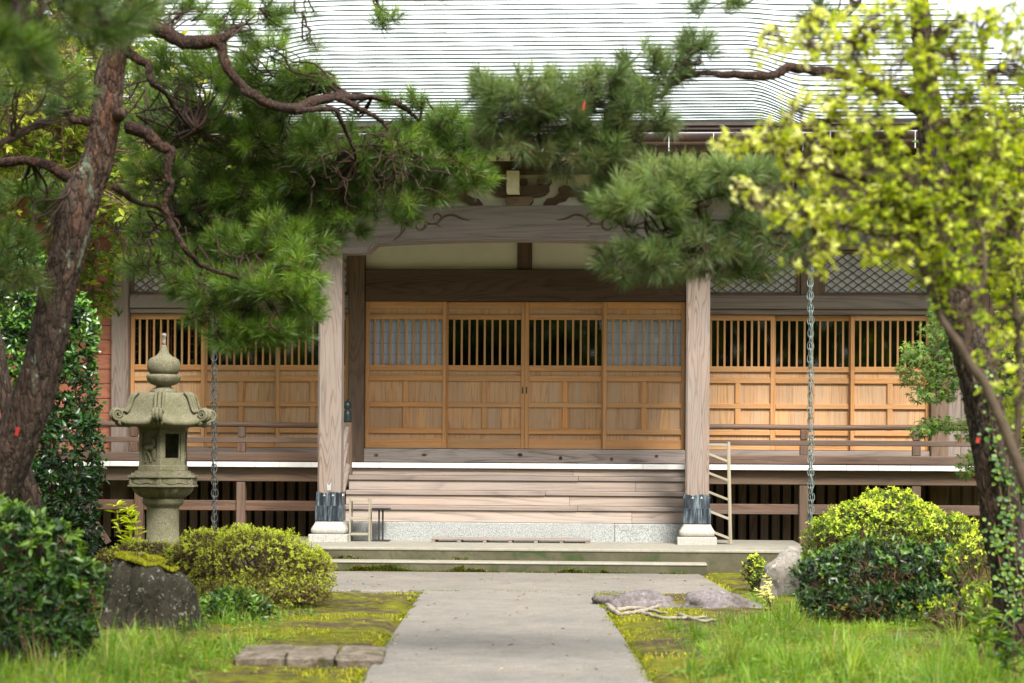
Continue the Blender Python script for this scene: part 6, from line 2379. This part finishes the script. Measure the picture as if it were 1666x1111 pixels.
r5 = np.random.default_rng(9)
MP = empty('maple_tree', tuple(at(1650, 960, 22.0)))
MP.location.z = 0
tag(MP, 'small green maple with star leaves between the hall and the ivy trunk', 'tree')
br = {}
for key, px in dict(m0=[(1655, 1000, 22), (1640, 850, 18), (1625, 700, 15), (1600, 600, 12), (1570, 540, 8), (1540, 500, 5)],
                    m1=[(1625, 690, 8), (1580, 690, 6), (1540, 690, 4), (1500, 680, 3)],
                    m2=[(1605, 615, 8), (1560, 610, 6), (1510, 590, 4), (1475, 590, 3)],
                    m3=[(1640, 850, 7), (1600, 780, 5), (1570, 760, 3)]).items():
    o, br[key] = stem('trunk' if key == 'm0' else 'branch', px, 22.0, M_TWIG2, MP, 8, None, 5)
gl, gt = Geo(), Geo()
for (x, y, rx, ry, n, key) in ((1500, 600, 42, 38, 330, 'm2'), (1535, 545, 40, 45, 330, 'm0'), (1545, 610, 40, 45, 330, 'm2'), (1530, 690, 42, 16, 190, 'm1'), (1575, 700, 30, 18, 100, 'm1'), (1580, 755, 26, 26, 130, 'm3'), (1640, 660, 40, 60, 260, 'm0'), (1530, 500, 20, 20, 60, 'm0'), (1485, 570, 22, 18, 90, 'm2'), (1560, 570, 44, 60, 360, 'm0'), (1515, 640, 40, 22, 170, 'm2'), (1600, 640, 40, 60, 260, 'm0'), (1500, 700, 26, 12, 70, 'm1'), (1650, 560, 30, 60, 160, 'm0')):
    c = np.array(at(x, y, 22.0))
    N = n
    d = rdir(N, r5) * (r5.uniform(0, 1, (N, 1)) ** 0.4)
    P = c + d * np.array((rx * 22 / F, 0.3, ry * 22 / F))
    B = br[key]
    for q in range(7):
        a = B[np.argmin(np.linalg.norm(B - c, axis=1))]
        Q = wander(a, P[r5.integers(0, N)], r5, 0.12, 4)
        tube(gt, Q, np.linspace(0.006, 0.002, len(Q)), 4, cap=False)
    D = unit(np.stack([r5.normal(-0.4, 0.8, N), r5.normal(-0.5, 0.6, N), r5.normal(-0.55, 0.35, N)], -1))
    U = unit(np.stack([r5.normal(0, 0.35, N), r5.normal(-0.5, 0.35, N), np.full(N, 1.0)], -1))
    star(gl, P, D, U, 0.058 * r5.uniform(0.6, 1.2, N), np.clip(r5.normal(0.5 + 0.25 * d[:, 2], 0.22, N), 0.0, 1))
off = np.array(MP.location)
for G_ in (gl, gt):
    G_.v = [v - off for v in G_.v]
tag(gl.build('crown', M_MAPLE, MP), kind='stuff')
tag(gt.build('twigs', M_TWIG2, MP, True), kind='stuff')

# ivy on the right trunk
iv = empty('ivy', tuple(at(1640, 960, 12.8)))
iv.location.z = 0
tag(iv, 'bright green ivy climbing the dark trunk at the right edge', 'ivy')
g, gt = Geo(), Geo()
for pl in ([(1655, 1000), (1640, 900), (1628, 800), (1618, 720), (1607, 650), (1600, 600)], [(1668, 1000), (1655, 930), (1648, 860), (1640, 790), (1636, 740)], [(1640, 980), (1624, 900), (1618, 850)]):
    P = catmull([np.array(at(a, b, 12.86)) for a, b in pl], 10)
    tube(gt, P - np.array(iv.location), np.linspace(0.006, 0.002, len(P)), 5)
    N = 105
    k = r5.integers(0, len(P), N)
    Q = P[k] + np.stack([r5.normal(0, 0.034, N), -np.abs(r5.normal(0.01, 0.015, N)), r5.normal(0, 0.03, N)], -1)
    D = unit(np.stack([r5.normal(0, 0.7, N), r5.normal(-0.3, 0.2, N), r5.normal(-0.5, 0.5, N)], -1))
    U = unit(np.stack([r5.normal(0, 0.3, N), np.full(N, -1.0), r5.normal(0.45, 0.3, N)], -1))
    L = r5.uniform(0.014, 0.038, N)
    oval(g, Q - np.array(iv.location), D, U, L, L * 0.95, np.clip(r5.normal(0.6, 0.25, N), 0, 1))
tag(g.build('foliage', M_IVY, iv), kind='stuff')
gt.build('stem', M_TWIG2, iv, True)


# ---------------------------------------------------------------- grass
M_GRASS = leafmat('grass_blade', [(0.0, (0.40, 0.32, 0.12)), (0.08, (0.24, 0.26, 0.05)), (0.3, (0.085, 0.165, 0.02)), (0.65, (0.14, 0.275, 0.025)), (1.0, (0.34, 0.46, 0.06))], 0.45, 0.4, 0.3)
r6 = np.random.default_rng(17)


def grass(name, label, regions):
    g = Geo()
    for (x0, x1, y0, y1, N, h0, h1, edge, tone) in regions:
        tuf = max(8, N // 26)
        tx_, ty_ = r6.uniform(x0, x1, tuf), r6.uniform(y0, y1, tuf)
        k = r6.integers(0, tuf, N)
        X, Y = tx_[k] + r6.normal(0, 0.055, N), ty_[k] + r6.normal(0, 0.055, N)
        hs = np.array([0.7 + 0.9 * nz(a, b, 1.9, 2.2) for a, b in zip(tx_, ty_)])
        h = r6.uniform(h0, h1, N) * hs[k]
        if edge:                           # blades thin out and shorten towards the path
            d = np.clip((np.abs(X) - edge) / 0.5, 0.0, 1)
            keep = r6.uniform(0, 1, N) < d
            h = h * (0.45 + 0.55 * d)
            X, Y, h, k = X[keep], Y[keep], h[keep], k[keep]
        n = len(X)
        ct = np.clip(r6.normal(tone, 0.24, tuf), 0.12, 1)[k]
        c = np.clip(ct + r6.normal(0, 0.12, n), 0.1, 1)
        c[r6.uniform(0, 1, n) < 0.035] = 0.02
        blades(g, np.stack([X, Y, np.full(n, GZ)], -1), h, r6.uniform(0.003, 0.008, n), 1.35, c, 4, (0.25, -0.15), r6)
        nt = max(4, N // 75)              # arching clumps of longer blades
        tk = r6.integers(0, n, nt)
        per = 46
        az = r6.uniform(0, 2 * math.pi, nt * per)
        rad_ = np.abs(r6.normal(0, 0.035, nt * per))
        bx = np.repeat(X[tk], per) + rad_ * np.cos(az)
        by = np.repeat(Y[tk], per) + rad_ * np.sin(az)
        hh_ = np.repeat(h[tk] * r6.uniform(1.0, 1.75, nt), per) * r6.uniform(0.6, 1.1, nt * per)
        cc_ = np.clip(np.repeat(r6.normal(tone - 0.08, 0.25, nt), per) + r6.normal(0, 0.1, nt * per), 0.08, 1)
        cc_[r6.uniform(0, 1, nt * per) < 0.06] = 0.02
        blades(g, np.stack([bx, by, np.full(nt * per, GZ)], -1), hh_, r6.uniform(0.004, 0.009, nt * per), 1.15, cc_, 4, (0, 0), r6, az + r6.normal(0, 0.4, nt * per))
        m = N // 6                         # little round leaves and seed stalks between the blades
        kk = r6.integers(0, n, m)
        Q = np.stack([X[kk] + r6.normal(0, 0.08, m), Y[kk] + r6.normal(0, 0.08, m), GZ + h[kk] * r6.uniform(0.3, 0.8, m)], -1)
        D = unit(np.stack([r6.normal(0, 1, m), r6.normal(0, 1, m), r6.normal(0.2, 0.3, m)], -1))
        U = unit(np.stack([r6.normal(0, 0.4, m), r6.normal(0, 0.4, m), np.ones(m)], -1))
        L = r6.uniform(0.015, 0.042, m)
        oval(g, Q, D, U, L, L * 0.7, np.clip(r6.normal(0.42, 0.2, m), 0.1, 1))
    return tag(g.build(name, M_GRASS), label, 'grass', kind='stuff')


grass('grass', 'long soft grass in front of the stump and dark bush on the left',
      [(-3.6, -1.5, 10.4, 13.2, 14000, 0.10, 0.26, 1.42, 0.58), (-3.4, -1.62, 13.2, 14.4, 3600, 0.08, 0.18, 1.55, 0.55), (-2.15, -1.35, 12.9, 14.6, 1500, 0.09, 0.22, 1.3, 0.5), (-2.6, -1.45, 15.2, 17.4, 3000, 0.10, 0.22, 1.4, 0.5), (-3.2, -1.6, 8.2, 10.4, 7000, 0.12, 0.28, 1.6, 0.8)])
grass('grass', 'deep bank of soft bright grass in the lower right corner',
      [(0.84, 3.6, 8.6, 13.0, 22000, 0.10, 0.26, 0.86, 0.58), (0.98, 3.6, 13.0, 15.6, 7500, 0.09, 0.22, 1.0, 0.56), (1.45, 3.3, 15.4, 17.0, 3400, 0.08, 0.18, 1.4, 0.55), (1.85, 2.5, 17.5, 19.5, 1000, 0.06, 0.16, 1.55, 0.6)])

# broad leaved weeds among the grass
for (x, y, Y, n, L, lab, tone) in ((1600, 990, 12.2, 46, 0.10, 'pale broad leaved plant in the grass at the right edge', 0.75), (1650, 1030, 11.4, 40, 0.09, 'second broad leaved plant, lower in the right corner', 0.6),
                                   (300, 1020, 13.8, 40, 0.05, 'small leafy weed rising from grass before the stump', 0.7), (1255, 955, 17.6, 46, 0.055, 'yellowing seedling with small leaves beside the boulder', 1.0),
                                   (215, 825, 19.2, 90, 0.11, 'lime green bamboo like plant left of the lantern shaft', 0.98), (60, 1010, 11.6, 30, 0.05, 'small leafy weed under the dark bush at the left edge', 0.6)):
    c = at(x, y, Y)
    top = c.z
    root = empty('leafy_plant', (c.x, Y, 0))
    tag(root, lab, 'plant')
    g, gt = Geo(), Geo()
    ns = 5
    for k in range(ns):
        e = np.array((r6.normal(0, 0.07), r6.normal(0, 0.06), max(0.1, top + r6.normal(0, 0.05))))
        P = wander((r6.normal(0, 0.02), r6.normal(0, 0.02), 0), e, r6, 0.08, 4)
        tube(gt, P, np.linspace(0.005, 0.0025, len(P)), 5)
        m = n // ns * 2
        q = r6.integers(len(P) // 2, len(P), m)
        D = unit(np.stack([r6.normal(0, 1, m), r6.normal(0, 1, m), r6.normal(0.35, 0.25, m)], -1))
        U = unit(np.stack([r6.normal(0, 0.2, m), r6.normal(0, 0.2, m), np.ones(m)], -1))
        l = L * r6.uniform(0.5, 1.15, m)
        oval(g, P[q], D, U, l, l * (0.22 if 'bamboo' in lab else 0.36), np.clip(r6.normal(tone, 0.12, m), 0, 1))
    tag(g.build('foliage', (M_AZ_R if 'bamboo' in lab else M_YELLOW) if tone > 0.9 else M_IVY, root), kind='stuff')
    gt.build('stem', M_TWIG2, root, True)


# ---------------------------------------------------------------- trees beyond, beside the hall
def far_tree(label, x, Y, hgt, spread, N, tone, seed, L=0.09, tmin=0.45):
    r = np.random.default_rng(seed)
    root = empty('broadleaf_tree', (x, Y, 0))
    tag(root, label, 'tree')
    g = Geo()
    P = wander((0, 0, -0.05), (r.normal(0, 0.3), r.normal(0, 0.3), hgt * 0.8), r, 0.06, 6)
    tube(g, P, np.linspace(0.085, 0.03, len(P)), 12)
    gb = Geo()
    gl = Geo()
    for k in range(13):
        t = r.uniform(tmin, 1.0)
        a = P[int(t * (len(P) - 1))]
        an = r.uniform(0, 2 * math.pi)
        R_ = spread * (1.15 - 0.55 * t) * r.uniform(0.55, 1)
        e = np.array((a[0] + R_ * math.cos(an), a[1] + R_ * math.sin(an), a[2] + r.uniform(0.1, 0.8)))
        Q = wander(a, e, r, 0.12, 5, 0.05)
        tube(gb, Q, np.linspace(0.05, 0.015, len(Q)), 7)
        for s in range(2):
            c = e + r.normal(0, 0.4, 3)
            leaf_clump(gl, gb, c, np.array((0.85, 0.85, 0.5)) * r.uniform(0.7, 1.2), Q[-3], N // 26, r, L, L * 0.45, 7, np.clip(tone + r.normal(0, 0.15), 0.1, 0.95), 0.012, 4)
    g.build('trunk', M_TWIG2, root, True)
    gb.build('branches', M_TWIG2, root, True)
    tag(gl.build('crown', M_FAR, root), kind='stuff')
    return root


far_tree('bright green tree beside the hall behind the left pine trunk', -4.9, 22.6, 6.6, 1.25, 17000, 0.62, 3)
far_tree('taller green tree at the far left behind the camellia', -6.3, 24.0, 7.4, 1.7, 15000, 0.5, 4)
far_tree('yellow green tree between the left pine and the hall corner', -4.62, 23.6, 7.6, 1.2, 10000, 0.72, 8, tmin=0.62)
far_tree('green tree at the far right behind the ivy trunk', 6.0, 22.0, 6.2, 1.4, 14000, 0.45, 6)

# the wood that closes the garden behind and beside the viewer
r8 = np.random.default_rng(77)
g = Geo()
N = 36000
side = r8.choice(4, N, p=(0.5, 0.17, 0.17, 0.16))
t = r8.uniform(0, 1, N)
X = np.where(side == 0, -26 + 52 * t, np.where(side == 1, -15 - r8.uniform(0, 4, N), np.where(side == 2, 15 + r8.uniform(0, 4, N), -26 + 52 * t)))
Y = np.where(side == 0, -7 - r8.uniform(0, 5, N), np.where((side == 1) | (side == 2), -8 + 44 * t, -9 - r8.uniform(0, 8, N)))
Z = r8.uniform(0, 1, N) ** 0.9 * np.array([7.5 + 4.0 * nz(a, b, 0.25, 1.0) for a, b in zip(X, Y)])
P = np.stack([X, Y, Z], -1)
L = r8.uniform(0.3, 0.7, N)
oval(g, P, rdir(N, r8), rdir(N, r8), L, L * 0.6, np.clip(r8.normal(0.35, 0.2, N), 0, 1))
for (cx_, cy_, cz_, rx_, ry_, rz_, N) in ((-5.5, 2.5, 11.5, 4.2, 4.0, 3.6, 3600), (-0.5, -1.0, 13.5, 4.0, 4.0, 3.6, 2400), (-9.5, 6.0, 9.5, 3.5, 4.0, 4.5, 3000)):
    d = rdir(N, r8) * (r8.uniform(0, 1, (N, 1)) ** 0.4)      # unseen crowns added overhead to shade the near trees and ground
    L = r8.uniform(0.25, 0.5, N)
    oval(g, np.array((cx_, cy_, cz_)) + d * np.array((rx_, ry_, rz_)), rdir(N, r8), rdir(N, r8), L, L * 0.6, np.clip(r8.normal(0.35, 0.2, N), 0, 1))
    tube(g, wander((cx_ * 1.25 + (5 if abs(cx_) < 1 else 0), cy_ - 4.5, -0.1), (cx_, cy_, cz_), r8, 0.04, 5), np.linspace(0.28, 0.1, 16), 10, c=0.02)
tag(g.build('woodland', M_FAR), 'dense wood round the garden behind the viewer with added shade crowns overhead', 'woodland', kind='stuff')
# thin second trunk at the left edge
TT = empty('slender_tree', tuple(at(60, 900, 16.5)))
TT.location.z = 0
tag(TT, 'slender dark trunk showing at the left edge behind the leaning pine', 'tree')
stem('trunk', [(75, 1010, 34), (58, 850, 30), (40, 770, 28), (12, 660, 26), (-2, 580, 24), (-25, 470, 22), (-50, 330, 20), (-70, 150, 16), (-80, 0, 14)], 16.5, M_BARK_LOW, TT, 16, None, 5)
# ---------------------------------------------------------------- little things
M_RED = simple('red_tag', (0.30, 0.02, 0.014), 0.5, 0.1, 20)
for (x, y, Y, w, h, lab) in ((28, 702, 13.72, 6, 14, 'small red tag fixed to the leaning pine trunk'), (1591, 716, 12.84, 6, 10, 'small red tag fixed to the ivy covered trunk'), (950, 172, 11.65, 3.5, 14, 'small red ribbon hanging in the pine branch over the porch')):
    p = at(x, y, Y)
    a, b = w * Y / F / 2, h * Y / F / 2
    o = box('tree_tag', p.x - a, p.x + a, Y - 0.002, Y + 0.002, p.z - b, p.z + b, M_RED, None, 0.001)
    o.rotation_euler = (0, 0.2, 0)
    tag(o, lab, 'tag')
M_DRY = leafmat('fallen_leaf', [(0.0, (0.16, 0.07, 0.03)), (0.5, (0.32, 0.17, 0.07)), (1.0, (0.45, 0.33, 0.16))], 0.8, 0.15, 0.2)
r7 = np.random.default_rng(2)
N = 340
X = np.concatenate([r7.uniform(-0.76, 0.76, 90), r7.uniform(-2.2, -0.8, 150), r7.uniform(0.8, 2.2, 100)])
Y = r7.uniform(11.8, 23.0, N)
P = np.stack([X, Y, np.where(np.abs(X) < 0.77, 0.006, 0.012)], -1)
D = unit(np.stack([r7.normal(0, 1, N), r7.normal(0, 1, N), np.zeros(N)], -1))
U = unit(np.stack([r7.normal(0, 0.3, N), r7.normal(0, 0.3, N), np.ones(N)], -1))
g = Geo()
oval(g, P, D, U, r7.uniform(0.015, 0.045, N), r7.uniform(0.007, 0.018, N), r7.uniform(0, 1, N), 0.2)
tag(g.build('fallen_leaves', M_DRY), 'scattered dry fallen leaves and needles on path and moss', 'leaves', kind='stuff')
